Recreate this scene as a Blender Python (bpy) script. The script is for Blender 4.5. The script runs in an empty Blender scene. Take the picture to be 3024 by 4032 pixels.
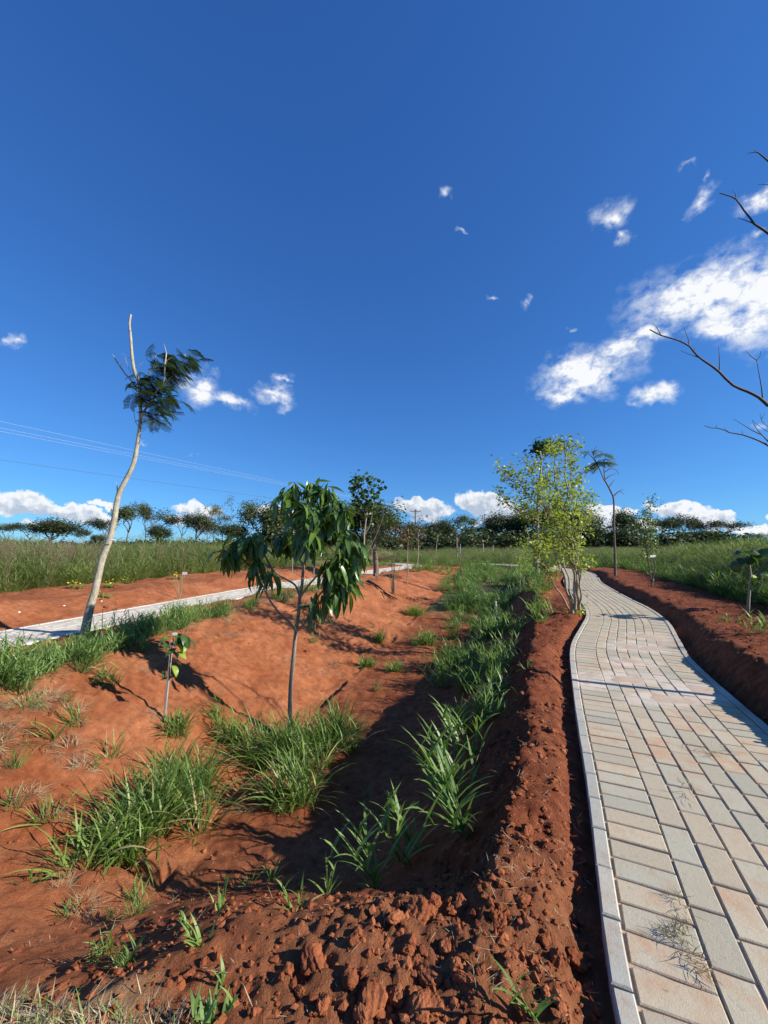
import bpy, math, random
import numpy as np
from mathutils import Vector, Matrix, Euler

sc = bpy.context.scene
R = math.radians
# ---------------------------------------------------------------- camera
cam = bpy.data.cameras.new('camera'); camo = bpy.data.objects.new('camera', cam)
sc.collection.objects.link(camo); sc.camera = camo
cam.sensor_fit = 'VERTICAL'; cam.sensor_height = 36.0; cam.lens = 36.0*385/1024
camo.location = (0, 0, 1.05); camo.rotation_euler = (R(90)+math.atan(34/385), 0, 0)
cam.clip_start = .05; cam.clip_end = 6000

# ---------------------------------------------------------------- light and exposure
SUN_EL = 27.5; SUN_AZ = 15.0          # the sun stands right and a little behind the camera
SUN = Vector((math.cos(R(SUN_EL))*math.cos(R(SUN_AZ)), -math.cos(R(SUN_EL))*math.sin(R(SUN_AZ)), math.sin(R(SUN_EL))))
sl = bpy.data.lights.new('sun', 'SUN'); sl.energy = 5.0; sl.angle = R(.53); sl.color = (1, .945, .85)
so = bpy.data.objects.new('sun', sl); sc.collection.objects.link(so)
so.rotation_euler = SUN.to_track_quat('Z', 'Y').to_euler(); so.location = (30, -8, 20)
sc.view_settings.view_transform = 'Standard'; sc.view_settings.look = 'None'
sc.view_settings.gamma = 1; sc.view_settings.use_curve_mapping = False
sc.view_settings.exposure = 0.66
sc.cycles.max_bounces = 6; sc.cycles.diffuse_bounces = 3; sc.cycles.glossy_bounces = 2
sc.cycles.transmission_bounces = 3; sc.cycles.transparent_max_bounces = 4
sc.cycles.caustics_reflective = False; sc.cycles.caustics_refractive = False

# ---------------------------------------------------------------- sky with clouds
CLOUDS_HIGH = [((0.5921,0.6656,0.4542),(0.1218,-0.0908,-0.0471),(0.0228,0.0265,-0.0742),0),((0.6588,0.6253,0.4184),(0.0686,-0.0537,-0.0359),(0.0238,0.0324,-0.0957),0),((0.7134,0.5788,0.395),(0.0627,-0.0567,-0.0387),(0.0196,0.0236,-0.0766),0),((0.6205,0.6737,0.4014),(0.0707,-0.0462,-0.0401),(0.005,0.0126,-0.0298),0),((0.5246,0.7369,0.4264),(0.0591,-0.0348,-0.0171),(0.0066,0.0105,-0.027),0.12),((0.4402,0.8169,0.3726),(0.1023,-0.0646,0.0056),(0.0208,0.0144,-0.0605),0),((0.405,0.8468,0.3448),(0.0665,-0.0245,-0.0243),(-0.0013,0.011,-0.0263),0.1),((0.4959,0.7672,0.4067),(0.0511,-0.0327,-0.0042),(0.0123,0.0113,-0.038),0.05),((0.5563,0.7696,0.3134),(0.0396,-0.0255,-0.0104),(0.0042,0.0087,-0.03),0.05),((0.4212,0.6655,0.6162),(0.0483,-0.0233,-0.0097),(0.0193,0.0206,-0.0367),0.22),((0.4506,0.6817,0.5764),(0.0207,0.0011,-0.0179),(-0.0102,0.0159,-0.0112),0.3),((0.5333,0.6104,0.5857),(0.017,-0.0014,-0.0143),(-0.0087,0.0307,-0.0252),0.25),((0.5073,0.5876,0.6304),(0.0199,-0.0144,-0.003),(0.0074,0.0042,-0.01),0.5),((0.5364,0.5837,0.6096),(0.0091,-0.0018,-0.0063),(0.0013,0.0199,-0.0207),0.45),((0.6036,0.5728,0.5545),(0.0311,-0.0238,-0.0104),(0.0107,0.0074,-0.0197),0.1),((0.6366,0.5417,0.5489),(0.0315,-0.0189,-0.0191),(0.0116,0.0131,-0.0271),0.1),((0.1214,0.7032,0.7005),(0.0295,0.0029,-0.0086),(-0.0077,0.0153,-0.0143),0.43),((0.1528,0.748,0.6459),(0.0293,-0.0009,-0.0064),(-0.0013,0.008,-0.0091),0.47),((0.2356,0.8053,0.5441),(0.045,-0.0065,-0.0114),(-0.0003,0.0071,-0.0105),0.45),((0.3092,0.7963,0.52),(0.0167,-0.0081,0.0022),(0.0127,0.0095,-0.0226),0.51),((0.3982,0.7889,0.468),(0.0284,-0.0083,-0.011),(0.0001,0.0058,-0.01),0.5),((0.613,0.6041,0.5092),(0.0239,-0.0234,-0.0018),(0.0095,0.0042,-0.0168),0.43),((-0.4155,0.8367,0.3568),(0.0561,0.0289,-0.0069),(-0.0165,0.0107,-0.047),0.02),((-0.3554,0.8703,0.341),(0.0568,0.0294,-0.021),(-0.012,0.0039,-0.0234),0.05),((-0.2637,0.8954,0.3589),(0.0534,0.0191,-0.012),(-0.0144,0.0095,-0.036),0.04),((-0.2461,0.8844,0.3965),(0.0431,0.0108,0.0007),(-0.003,0.0064,-0.0164),0.2),((-0.6629,0.6561,0.3607),(0.0216,0.0149,0.0116),(-0.0027,0.0058,-0.0158),0.28),((-0.5197,0.8231,0.2289),(0.0207,0.0132,-0.0015),(-0.0021,0.0014,-0.0102),0.55),((-0.4383,0.8758,0.202),(0.0272,0.0132,0.0001),(-0.001,0.0013,-0.0082),0.53),((0.6891,0.6905,0.2198),(0.0194,-0.0225,0.008),(0.0049,0.0003,-0.0169),0.45)]
CLOUDS_LOW = [((-0.679,0.7295,0.0822),(0.0449,0.0407,-0.0099),(-0.0022,0.0001,-0.0221),0),((-0.6447,0.7609,0.0728),(0.0395,0.033,-0.011),(-0.0023,-0.0003,-0.0187),0),((-0.6004,0.7972,0.0627),(0.0407,0.0301,-0.011),(-0.0019,-0.0004,-0.0152),0.05),((-0.704,0.7068,0.0693),(0.0174,0.0168,0.0016),(-0.0,0.0014,-0.0157),0.05),((-0.6541,0.7553,0.0412),(0.0419,0.0347,-0.0019),(-0.0001,0.0004,-0.0115),0.15),((-0.586,0.8059,0.0849),(0.0257,0.018,0.0019),(-0.0001,0.001,-0.01),0.2),((-0.433,0.8973,0.0858),(0.0583,0.0268,-0.0074),(-0.002,0.0006,-0.0173),0.05),((-0.4588,0.8863,0.0633),(0.0461,0.0225,0.0016),(0.0002,0.0012,-0.0184),0.1),((-0.266,0.9602,0.0848),(0.0629,0.016,-0.0057),(-0.0018,0.001,-0.0185),0.05),((-0.1997,0.9766,0.0792),(0.0474,0.0086,0.0007),(0.0,0.001,-0.0135),0.1),((0.0987,0.9901,0.0995),(0.0803,-0.0099,-0.0096),(-0.0028,0.0027,-0.0272),0),((0.1375,0.9864,0.0895),(0.0426,-0.0067,-0.0006),(-0.0,0.0018,-0.0218),0.05),((0.2431,0.9642,0.1062),(0.0706,-0.0189,-0.0128),(-0.0042,0.0041,-0.0316),0),((0.2905,0.9528,0.0888),(0.06,-0.0187,-0.0158),(-0.0061,0.0043,-0.0308),0),((0.1081,0.9919,0.0672),(0.0538,-0.007,-0.0024),(-0.0004,0.0007,-0.011),0.2),((0.267,0.9616,0.064),(0.0604,-0.0185,-0.0012),(-0.0001,0.0008,-0.0133),0.1),((0.508,0.8576,0.0799),(0.0553,-0.0344,-0.0059),(-0.0003,0.0011,-0.0107),0.12),((0.4923,0.8685,0.0578),(0.0602,-0.0361,-0.0081),(-0.0013,0.0018,-0.0191),0.02),((0.5552,0.8305,0.0453),(0.0451,-0.0314,-0.0075),(-0.0011,0.0014,-0.0137),0.05),((0.6101,0.7892,0.0697),(0.0533,-0.0426,-0.0145),(-0.0015,0.0026,-0.0183),0),((0.6495,0.7583,0.056),(0.0267,-0.0232,-0.0058),(-0.0008,0.0016,-0.0135),0.02),((0.6647,0.7462,0.0371),(0.0327,-0.03,-0.0046),(-0.0005,0.0009,-0.0103),0.1),((0.6939,0.7194,0.0288),(0.0247,-0.0245,-0.001),(-0.0003,0.0007,-0.0119),0.08),((0.7308,0.6809,0.0486),(0.0289,-0.0321,-0.0023),(-0.0003,0.0014,-0.0188),0.05),((-0.738,0.6725,0.0561),(0.0317,0.0332,0.0028),(0.0002,0.0016,-0.0205),0.05),((-0.7686,0.6386,0.0379),(0.0311,0.0358,0.0021),(0.0003,0.001,-0.0141),0.1)]
world = bpy.data.worlds.new('World'); sc.world = world; world.use_nodes = True
nt = world.node_tree; nt.nodes.clear()
def N(tree, kind, **kw):
    n = tree.nodes.new(kind)
    for k, v in kw.items():
        if k.startswith('i_'):
            key = k[2:]; key = int(key) if key.isdigit() else key
            n.inputs[key].default_value = v
        else: setattr(n, k, v)
    return n
def L(tree, a, b): tree.links.new(a, b)
def M(tree, op, a, b=None, c=None, clamp=False):
    n = tree.nodes.new('ShaderNodeMath'); n.operation = op; n.use_clamp = clamp
    for i, v in enumerate((a, b, c)):
        if v is None: continue
        if isinstance(v, (int, float)): n.inputs[i].default_value = v
        else: tree.links.new(v, n.inputs[i])
    return n.outputs[0]
def mixc(tree, fac, a, b, blend='MIX'):
    n = tree.nodes.new('ShaderNodeMix'); n.data_type = 'RGBA'; n.blend_type = blend
    for i, v in ((0, fac), (6, a), (7, b)):
        if isinstance(v, (int, float)): n.inputs[i].default_value = v
        elif isinstance(v, tuple): n.inputs[i].default_value = (*v[:3], 1)
        else: tree.links.new(v, n.inputs[i])
    return n.outputs[2]
def noise(tree, vec, scale, detail=4, rough=.55, dist=0., out=0, dim='3D'):
    n = N(tree, 'ShaderNodeTexNoise', noise_dimensions=dim); n.inputs['Scale'].default_value = scale
    n.inputs['Detail'].default_value = detail; n.inputs['Roughness'].default_value = rough; n.inputs['Distortion'].default_value = dist
    if vec is not None: tree.links.new(vec, n.inputs['Vector'])
    return n.outputs[out]
def vscale(tree, v, s):
    n = N(tree, 'ShaderNodeVectorMath', operation='MULTIPLY'); tree.links.new(v, n.inputs[0])
    n.inputs[1].default_value = s if isinstance(s, tuple) else (s, s, s); return n.outputs[0]
def vadd(tree, a, b, op='ADD'):
    n = N(tree, 'ShaderNodeVectorMath', operation=op); tree.links.new(a, n.inputs[0])
    if isinstance(b, tuple): n.inputs[1].default_value = b
    else: tree.links.new(b, n.inputs[1])
    return n.outputs[0]
sky = N(nt, 'ShaderNodeTexSky', sky_type='NISHITA', sun_disc=False)
sky.sun_elevation = R(SUN_EL); sky.sun_rotation = R(90+SUN_AZ)
sky.altitude = 1000; sky.air_density = 1.0; sky.dust_density = .15; sky.ozone_density = 2.6
tc = N(nt, 'ShaderNodeTexCoord'); dvec = tc.outputs['Generated']
def grade(col):      # camera-like rendition of the whole sky, the same in every direction
    sp = N(nt, 'ShaderNodeSeparateColor'); L(nt, col, sp.inputs[0]); cb = N(nt, 'ShaderNodeCombineColor')
    for i, (k, g) in enumerate(((.325, .86), (.675, .80), (1.08, .665))):
        L(nt, M(nt, 'MULTIPLY', M(nt, 'POWER', M(nt, 'MULTIPLY', sp.outputs[i], .1), g), k*7.1), cb.inputs[i])
    return cb.outputs[0]
w1 = vscale(nt, vadd(nt, noise(nt, dvec, 9, 3, .55, 0, 1), (.5, .5, .5), 'SUBTRACT'), .085)
w2 = vscale(nt, vadd(nt, noise(nt, dvec, 34, 4, .6, 0, 1), (.5, .5, .5), 'SUBTRACT'), .040)
warp = vadd(nt, vadd(nt, dvec, w1), w2)
l1 = vscale(nt, vadd(nt, noise(nt, dvec, 30, 2, .5, 0, 1), (.5, .5, .5), 'SUBTRACT'), .050)
l2 = vscale(nt, vadd(nt, noise(nt, dvec, 110, 4, .6, 0, 1), (.5, .5, .5), 'SUBTRACT'), .012)
lwarp = vadd(nt, vadd(nt, dvec, l1), l2); lshift = vadd(nt, lwarp, (.006, -.002, .016))
def blobs(lst, src):
    cur = None
    for c, u, v, faint in lst:
        c = Vector(c); u = Vector(u); v = Vector(v)
        U = (u - c*u.dot(c)); ru = U.length; U.normalize()
        V = (v - c*v.dot(c)); rv = V.length; V = (V - U*V.dot(U)).normalized(); W = U.cross(V)
        e = Matrix((U, V, W)).transposed().to_euler()
        m = N(nt, 'ShaderNodeMapping', vector_type='TEXTURE'); L(nt, src, m.inputs[0])
        m.inputs['Location'].default_value = c; m.inputs['Rotation'].default_value = e; m.inputs['Scale'].default_value = (ru, rv, .6)
        ln = N(nt, 'ShaderNodeVectorMath', operation='LENGTH'); L(nt, m.outputs[0], ln.inputs[0])
        o = ln.outputs['Value']
        if faint: o = M(nt, 'ADD', o, faint)
        cur = o if cur is None else M(nt, 'MINIMUM', cur, o)
    return cur
mh = blobs(CLOUDS_HIGH, warp); ml = blobs(CLOUDS_LOW, lwarp); mls = blobs([CLOUDS_LOW[i] for i in (0, 1, 2, 6, 10, 12, 13, 17, 19, 20)], lshift)
# scattered cumulus elsewhere round the horizon, behind and beside the camera
sep = N(nt, 'ShaderNodeSeparateXYZ'); L(nt, dvec, sep.inputs[0])
nh = noise(nt, vscale(nt, dvec, (1, 1, 1.6)), 26, 6, .62, .3)
nf = noise(nt, dvec, 70, 5, .6, .2)
core = M(nt, 'SUBTRACT', 1.0, mh)
tex = M(nt, 'ADD', M(nt, 'MULTIPLY', M(nt, 'SUBTRACT', nh, .42), 3.2), M(nt, 'ADD', M(nt, 'MULTIPLY', M(nt, 'SUBTRACT', nf, .5), 1.1), M(nt, 'MULTIPLY', core, .9)), clamp=True)
dh = M(nt, 'MULTIPLY', M(nt, 'MULTIPLY', M(nt, 'MULTIPLY', core, 1.55, clamp=True), tex), .96)
dl = M(nt, 'MULTIPLY', M(nt, 'ADD', M(nt, 'SUBTRACT', 1.0, ml), M(nt, 'MULTIPLY', M(nt, 'SUBTRACT', nf, .5), .45)), 5.0, clamp=True)
# all-round band
band = noise(nt, vscale(nt, dvec, (5, 5, 17)), 1.0, 6, .6)
inv = M(nt, 'MULTIPLY', M(nt, 'SUBTRACT', M(nt, 'ABSOLUTE', M(nt, 'SUBTRACT', sep.outputs[2], .075)), .0), 9.0, clamp=True)
behind = M(nt, 'MULTIPLY', M(nt, 'SUBTRACT', .45, sep.outputs[1]), 4.0, clamp=True)
db = M(nt, 'MULTIPLY', M(nt, 'MULTIPLY', M(nt, 'SUBTRACT', M(nt, 'SUBTRACT', band, .5), M(nt, 'MULTIPLY', inv, .3)), 12., clamp=True), behind)
dl = M(nt, 'MAXIMUM', dl, db)
# colour of the cumulus: lit from the upper right, greyer undersides
sv = (SUN.x*.012, SUN.y*.012, .016)
nshift = noise(nt, vadd(nt, dvec, sv), 60, 4, .6)
nbase = noise(nt, dvec, 60, 4, .6)
lit = M(nt, 'ADD', M(nt, 'MULTIPLY', M(nt, 'SUBTRACT', mls, .42), 1.2), M(nt, 'MULTIPLY', M(nt, 'SUBTRACT', nbase, nshift), 2.2), clamp=True)
ccol = mixc(nt, lit, (.50, .57, .69), (.98, .99, 1.0))
hcol = mixc(nt, M(nt, 'MULTIPLY', dh, 1.0), (.70, .80, .95), (1.02, 1.03, 1.04))
bg = N(nt, 'ShaderNodeBackground'); bg.inputs['Strength'].default_value = .10
skyc = grade(sky.outputs[0])
c1 = mixc(nt, dh, skyc, vscale(nt, hcol, 6.2))
lift = M(nt, 'MULTIPLY', dl, .93)
c2 = mixc(nt, lift, c1, vscale(nt, ccol, 6.3))
L(nt, c2, bg.inputs['Color'])
wo = N(nt, 'ShaderNodeOutputWorld'); L(nt, bg.outputs[0], wo.inputs[0])
world.cycles.sampling_method = 'MANUAL'; world.cycles.sample_map_resolution = 512

# ---------------------------------------------------------------- terrain (metres, camera stands at x=0,y=0)
_rt = np.random.RandomState(11).rand(256, 256)
def vnoise(x, y):
    xi = np.floor(x).astype(np.int64); yi = np.floor(y).astype(np.int64)
    fx = x - xi; fy = y - yi
    fx = fx*fx*(3-2*fx); fy = fy*fy*(3-2*fy)
    a = _rt[xi & 255, yi & 255]; b = _rt[(xi+1) & 255, yi & 255]
    c = _rt[xi & 255, (yi+1) & 255]; d = _rt[(xi+1) & 255, (yi+1) & 255]
    return (a*(1-fx)+b*fx)*(1-fy) + (c*(1-fx)+d*fx)*fy - .5
def fbm(x, y, s, o=4, g=.5):
    r = 0; a = 1.
    for i in range(o):
        r = r + a*vnoise(x/s+i*17.3, y/s+i*9.1); s *= .5; a *= g
    return r
def sstep(a, b, x):
    t = np.clip((x-a)/(b-a), 0, 1); return t*t*(3-2*t)
def catmull(P, step=.05):
    P = np.array(P, float); out = []
    Q = np.vstack([2*P[0]-P[1], P, 2*P[-1]-P[-2]])
    for i in range(1, len(Q)-2):
        n = max(2, int(np.linalg.norm(Q[i+1]-Q[i])/step))
        t = np.linspace(0, 1, n, endpoint=False)[:, None]
        out.append(.5*((2*Q[i]) + (-Q[i-1]+Q[i+1])*t + (2*Q[i-1]-5*Q[i]+4*Q[i+1]-Q[i+2])*t*t + (-Q[i-1]+3*Q[i]-3*Q[i+1]+Q[i+2])*t**3))
    out.append(P[-1:]); return np.vstack(out)
RIGHT_C = catmull([(.55,-1.6),(.66,-.6),(.83,.2),(.99,.75),(1.12,1.06),(1.35,1.57),(1.81,2.63),(2.37,3.84),(2.92,4.75),(3.51,5.71),(4.0,6.75),(4.42,7.9),
                   (5.15,9.8),(5.9,11.6),(6.75,13.3),(7.6,15.2),(8.1,17.2),(7.9,19.4),(7.0,21.4),(5.6,23.4)])
LEFT_C = catmull([(-5.7,-2),(-5.4,0),(-4.95,2.2),(-4.4,4.17),(-4.05,5.55),(-3.78,6.6),(-3.35,8.2),(-2.75,10.2),(-1.28,13.9),(.55,18.3),(1.5,20.6),
                  (1.0,22.6),(-1.0,24.6),(-4,27)])
def path_sd(C, x, y, far=4.0):
    """signed distance from a centreline, positive on its right"""
    shp = x.shape; x = x.ravel(); y = y.ravel(); out = np.full(x.shape, 99.)
    T = np.gradient(C, axis=0); T /= np.linalg.norm(T, axis=1)[:, None]
    m = (x > C[:,0].min()-far) & (x < C[:,0].max()+far) & (y > C[:,1].min()-far) & (y < C[:,1].max()+far)
    idx = np.nonzero(m)[0]
    S = C[::3]; TS = T[::3]
    for k in range(0, len(idx), 20000):
        i = idx[k:k+20000]
        dx = x[i][:,None]-S[None,:,0]; dy = y[i][:,None]-S[None,:,1]
        j = np.argmin(dx*dx+dy*dy, axis=1); r = np.arange(len(i))
        px = dx[r,j]; py = dy[r,j]
        sd = px*TS[j,1]-py*TS[j,0]
        d = np.sqrt(px*px+py*py)
        out[i] = np.sign(sd)*np.where(np.abs(px*TS[j,0]+py*TS[j,1]) < .12, np.abs(sd), d)
    return out.reshape(shp)
HW = .51                                    # half width of a path with its kerbs
_Y  = [-3, .6, 1.10, 1.5, 2.1, 3.0, 4.2, 6.0, 9.0, 13., 18., 24.]
_XC = [-1.0,-.8,-.75,-.8,-.9,-.9,-.62,-.05, .9, 2.3, 4.0, 5.5]
_ZF = [0, 0,-.02,-.27,-.63,-.78,-.76,-.72,-.62,-.46,-.22, 0]
_YL = [-3, 1., 2., 3.4, 4.7, 6.45, 8., 10., 14., 18., 24.]
_XL = [-3.3,-3.3,-3.2,-3.1,-3.0,-2.65,-2.2,-1.6,.1,1.9,3.5]
_YR = [-3, .6, 1.0, 1.4, 1.8, 2.8, 4., 6., 8., 10.4, 13.5, 18., 24.]
_XR = [-.2,.10,.24,.44,.62,1.06,1.46,2.40,3.15,3.95,5.0,6.5,7.0]
def ground(x, y, detail=True, want=False):
    x = np.asarray(x, float); y = np.asarray(y, float)
    dR = path_sd(RIGHT_C, x, y); dL = path_sd(LEFT_C, x, y)
    aR = np.abs(dR); aL = np.abs(dL)
    xc = np.interp(y,_Y,_XC); zf = np.interp(y+(.30*fbm(x, y, .7, 2)-.14*np.clip(x+.5, -1, 1.2))*sstep(3.2, 1.8, y),_Y,_ZF); xl = np.interp(y,_YL,_XL); xr = np.interp(y,_YR,_XR)
    wob = .10*fbm(x, y, 1.1, 2)
    left = sstep(0, 1, np.clip((x-xl+wob)/np.maximum(xc-.18-xl, .1), 0, 1))*.55 + .45*np.clip((x-xl+wob)/np.maximum(xc-.18-xl, .1), 0, 1)
    ur = np.clip((xr-x+wob)/np.maximum(xr-xc-.12, .1), 0, 1)
    rr_ = np.clip((xr-x+wob)*.80/np.maximum(-zf, .06), 0, 3); right = rr_/(1+rr_**5)**.2
    cut = np.minimum(left, right)
    z = zf*cut
    # far land, gently rolling
    far = sstep(14, 60, y)
    z = z + far*(.10*fbm(x, y, 30., 2)) * (1-sstep(.5,2.5,-(np.minimum(aR,aL)-3)))
    # banks of loose soil beside the paths
    offR = (aR > 50) & (x > np.interp(y, RIGHT_C[:368:8,1], RIGHT_C[:368:8,0]))
    offL = (aL > 50) & (x < np.interp(y, LEFT_C[:400:8,1], LEFT_C[:400:8,0]))
    edgeR = np.where(offR, 1., np.where(aR > 50, 0., sstep(HW+.03, HW+.30, dR)))*(1-sstep(13, 22, y))
    z = z + edgeR*(.13+.06*sstep(4.6, 3.2, y)*sstep(2.0, .9, np.where(offR, 9, dR))+.07*fbm(x, y, .8, 3)*(1-sstep(1.8, 2.6, np.where(offR, 99, dR))))
    edgeL = np.where(offL, 1., np.where(aL > 50, 0., sstep(-HW-.02, -HW-.85, dL)))*(1-sstep(13, 22, y))
    z = z + edgeL*(.21+.09*fbm(x, y, .9, 3)*(1-sstep(3.0, 3.8, np.where(offL, 99, aL))))
    rimR = sstep(-HW-.05, -HW-.30, dR)*(1-cut)*(1-sstep(14, 20, y))
    z = z + rimR*(.03+.09*fbm(x+5, y, .6, 3)+.03*fbm(x+1, y+5, .14, 2))
    disturbed = np.clip(rimR*1.2, 0, 1)*(1-sstep(6,10,y)) + edgeR*.9*(aR < 3) + edgeL*.3*(aL < 4)
    disturbed = np.clip(disturbed+sstep(1.9,1.2,y)*sstep(-.75,-.1,x), 0, 1)
    if detail:
        z = z + (.030+.012*disturbed)*fbm(x, y, .42, 3)*np.where(aR < HW, 0, 1)*np.where(aL < HW, 0, 1)
        rid = np.abs(fbm(x+3, y+1, .13, 3))
        z = z + (.010+.022*disturbed)*(.22-rid)
        lump = sstep(.02, .30, fbm(x+8, y+2, .07, 3, .6))
        z = z + disturbed*.013*lump+(.005+.012*disturbed)*fbm(x, y, .035, 3, .65)
        z = z + (1-disturbed)*(aR > HW)*(aL > HW)*(.032*fbm(x+2, y+7, .17, 5, .62)*sstep(.6, 2.2, y)+.010*np.abs(fbm(x, y+4, .07, 3)))
        z = z - (1-disturbed)*(aR > HW)*(aL > HW)*.009*sstep(.05, .30, fbm(x+11, y+3, .10, 3, .6))
        # rills washed down the left bank
        z = z - .045*cut*(left < right)*sstep(.05, .2, fbm(x*.5, y*1.6, .25, 3))
    # bed under the paths and shallow trench beside the kerbs
    bed = 1-sstep(HW-.02, HW+.05, aR); z = z*(1-bed) - .055*bed
    z = z - .045*np.exp(-((aR-HW-.05)/.05)**2)*(aR > HW)
    bed = 1-sstep(HW-.0, HW+.06, aL); z = z*(1-bed) - .055*bed
    if want:
        return z, dict(offR=offR, offL=offL, dR=dR, dL=dL, cut=cut, left=left, right=right, dis=disturbed, xc=xc, xl=xl, xr=xr)
    return z
# ---------------------------------------------------------------- mesh helpers
rng = np.random.RandomState(5); random.seed(5)
class MB:
    def __init__(s): s.v = []; s.f = []; s.t = []; s.n = 0
    def add(s, v, f, tone=0.):
        v = np.asarray(v, float).reshape(-1, 3); f = np.asarray(f, np.int64)
        s.v.append(v); s.f.append(f + s.n); s.n += len(v)
        s.t.append(np.broadcast_to(np.asarray(tone, float), (len(v),)))
    def mesh(s, name, mat, smooth=True):
        me = bpy.data.meshes.new(name)
        V = np.vstack(s.v).astype(np.float32)
        me.vertices.add(len(V)); me.vertices.foreach_set('co', V.ravel())
        loops = np.concatenate([f.ravel() for f in s.f]).astype(np.int32)
        sizes = np.concatenate([np.full(len(f), f.shape[1]) for f in s.f])
        st = np.concatenate([[0], np.cumsum(sizes)[:-1]]).astype(np.int32)
        me.loops.add(len(loops)); me.loops.foreach_set('vertex_index', loops)
        me.polygons.add(len(st)); me.polygons.foreach_set('loop_start', st)
        me.update(calc_edges=True)
        me.polygons.foreach_set('use_smooth', np.full(len(st), bool(smooth)))
        a = me.attributes.new('tone', 'FLOAT', 'POINT'); a.data.foreach_set('value', np.concatenate(s.t).astype(np.float32))
        if mat: me.materials.append(mat)
        return me
def link(name, data, parent=None):
    o = bpy.data.objects.new(name, data); sc.collection.objects.link(o)
    if parent is not None: o.parent = parent
    return o
def build(name, mb, mat, parent=None, smooth=True, loc=None):
    o = link(name, mb.mesh(name, mat, smooth), parent)
    if loc is not None: o.location = loc
    return o
def tag(o, label=None, cat=None, group=None, kind=None):
    if label: o['label'] = label
    if cat: o['category'] = cat
    if group: o['group'] = group
    if kind: o['kind'] = kind
    return o
def empty(name, loc, label, cat, group=None):
    o = link(name, None); o.location = loc; o.empty_display_size = .2
    return tag(o, label, cat, group)
def copy_tree(o, parent=None):
    kids = list(o.children)
    c = o.copy(); sc.collection.objects.link(c); c.parent = parent
    for ch in kids: copy_tree(ch, c)
    return c
def gz(x, y, detail=True): return float(ground(np.array([x]), np.array([y]), detail)[0])
def on_ground(p): return (p[0], p[1], gz(p[0], p[1]))

def tube(mb, pts, rad, sides=6, tone=0., wob=0., ref=(0.13, .97, .2)):
    P = np.asarray(pts, float); n = len(P)
    rad = np.interp(np.linspace(0, 1, n), np.linspace(0, 1, len(rad)), rad) if hasattr(rad, '__len__') else np.full(n, rad)
    T = np.gradient(P, axis=0); T /= np.maximum(np.linalg.norm(T, axis=1), 1e-9)[:, None]
    r = np.array(ref); A = np.cross(T, r); A /= np.maximum(np.linalg.norm(A, axis=1), 1e-6)[:, None]; B = np.cross(T, A)
    a = np.linspace(0, 2*np.pi, sides, endpoint=False)
    rr = rad[:, None]*(1+wob*(rng.rand(n, sides)-.5))
    V = P[:, None]+rr[..., None]*(np.cos(a)[None, :, None]*A[:, None]+np.sin(a)[None, :, None]*B[:, None])
    V = V.reshape(-1, 3)
    i = np.arange(n-1)[:, None]*sides; j = np.arange(sides)[None]; k = (j+1) % sides
    F = np.stack([i+j, i+k, i+sides+k, i+sides+j], -1).reshape(-1, 4)
    mb.add(V, F, tone)
    c = np.vstack([P[-1]+T[-1]*rad[-1]*.6]); e = len(V)
    mb.add(np.vstack([V[-sides:], c]), np.stack([np.arange(sides), (np.arange(sides)+1) % sides, np.full(sides, sides)], -1), tone)
def smooth_line(P, step):
    return catmull(P, step)
def blades(mb, base, az, lean, length, width, curl, segs=4, tone=0., twist=0., profile='grass'):
    base = np.asarray(base, float).reshape(-1, 3); n = len(base)
    f = lambda v: np.broadcast_to(np.asarray(v, float), (n,))
    az, lean, length, width, curl, tone, twist = map(f, (az, lean, length, width, curl, tone, twist))
    s = np.linspace(0, 1, segs+1)
    th = lean[:, None]+curl[:, None]*(s[None]**1.3)
    ds = length[:, None]/segs
    tm = (th[:, 1:]+th[:, :-1])/2
    h = np.concatenate([np.zeros((n, 1)), np.cumsum(np.sin(tm)*ds, 1)], 1)
    v = np.concatenate([np.zeros((n, 1)), np.cumsum(np.cos(tm)*ds, 1)], 1)
    ca, sa = np.cos(az)[:, None], np.sin(az)[:, None]
    C = np.stack([base[:, 0:1]+ca*h, base[:, 1:2]+sa*h, base[:, 2:3]+v], -1)
    w = {'grass': np.clip(.45+2.6*s, 0, 1)*(1-s**2.2), 'leaf': np.sin(np.pi*np.clip(s*.93+.05, 0, 1))**.8}[profile]
    tw = twist[:, None]*s[None]
    S = np.stack([-sa*np.cos(tw)+ca*np.sin(tw)*np.cos(th), ca*np.cos(tw)+sa*np.sin(tw)*np.cos(th), -np.sin(tw)*np.sin(th)], -1)
    W = (width[:, None]*w[None]/2)[..., None]*S
    Lf = C[:, :-1]-W[:, :-1]; Rt = C[:, :-1]+W[:, :-1]
    V = np.concatenate([np.stack([Lf, Rt], 2).reshape(n, -1, 3), C[:, -1:]], 1)
    m = V.shape[1]; o = (np.arange(n)*m)[:, None]
    q = np.array([[2*i, 2*i+1, 2*i+3, 2*i+2] for i in range(segs-1)])
    F = (q[None]+o[..., None]).reshape(-1, 4)
    tn = np.repeat(tone, m)+np.tile(np.concatenate([np.repeat(s[:-1], 2), [1]])*.25, n)
    k = mb.n; mb.add(V.reshape(-1, 3), F, tn)
    T = (np.array([[2*segs-2, 2*segs-1, 2*segs]])[None]+o[..., None]).reshape(-1, 3)
    mb.f.append(T+k)
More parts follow.
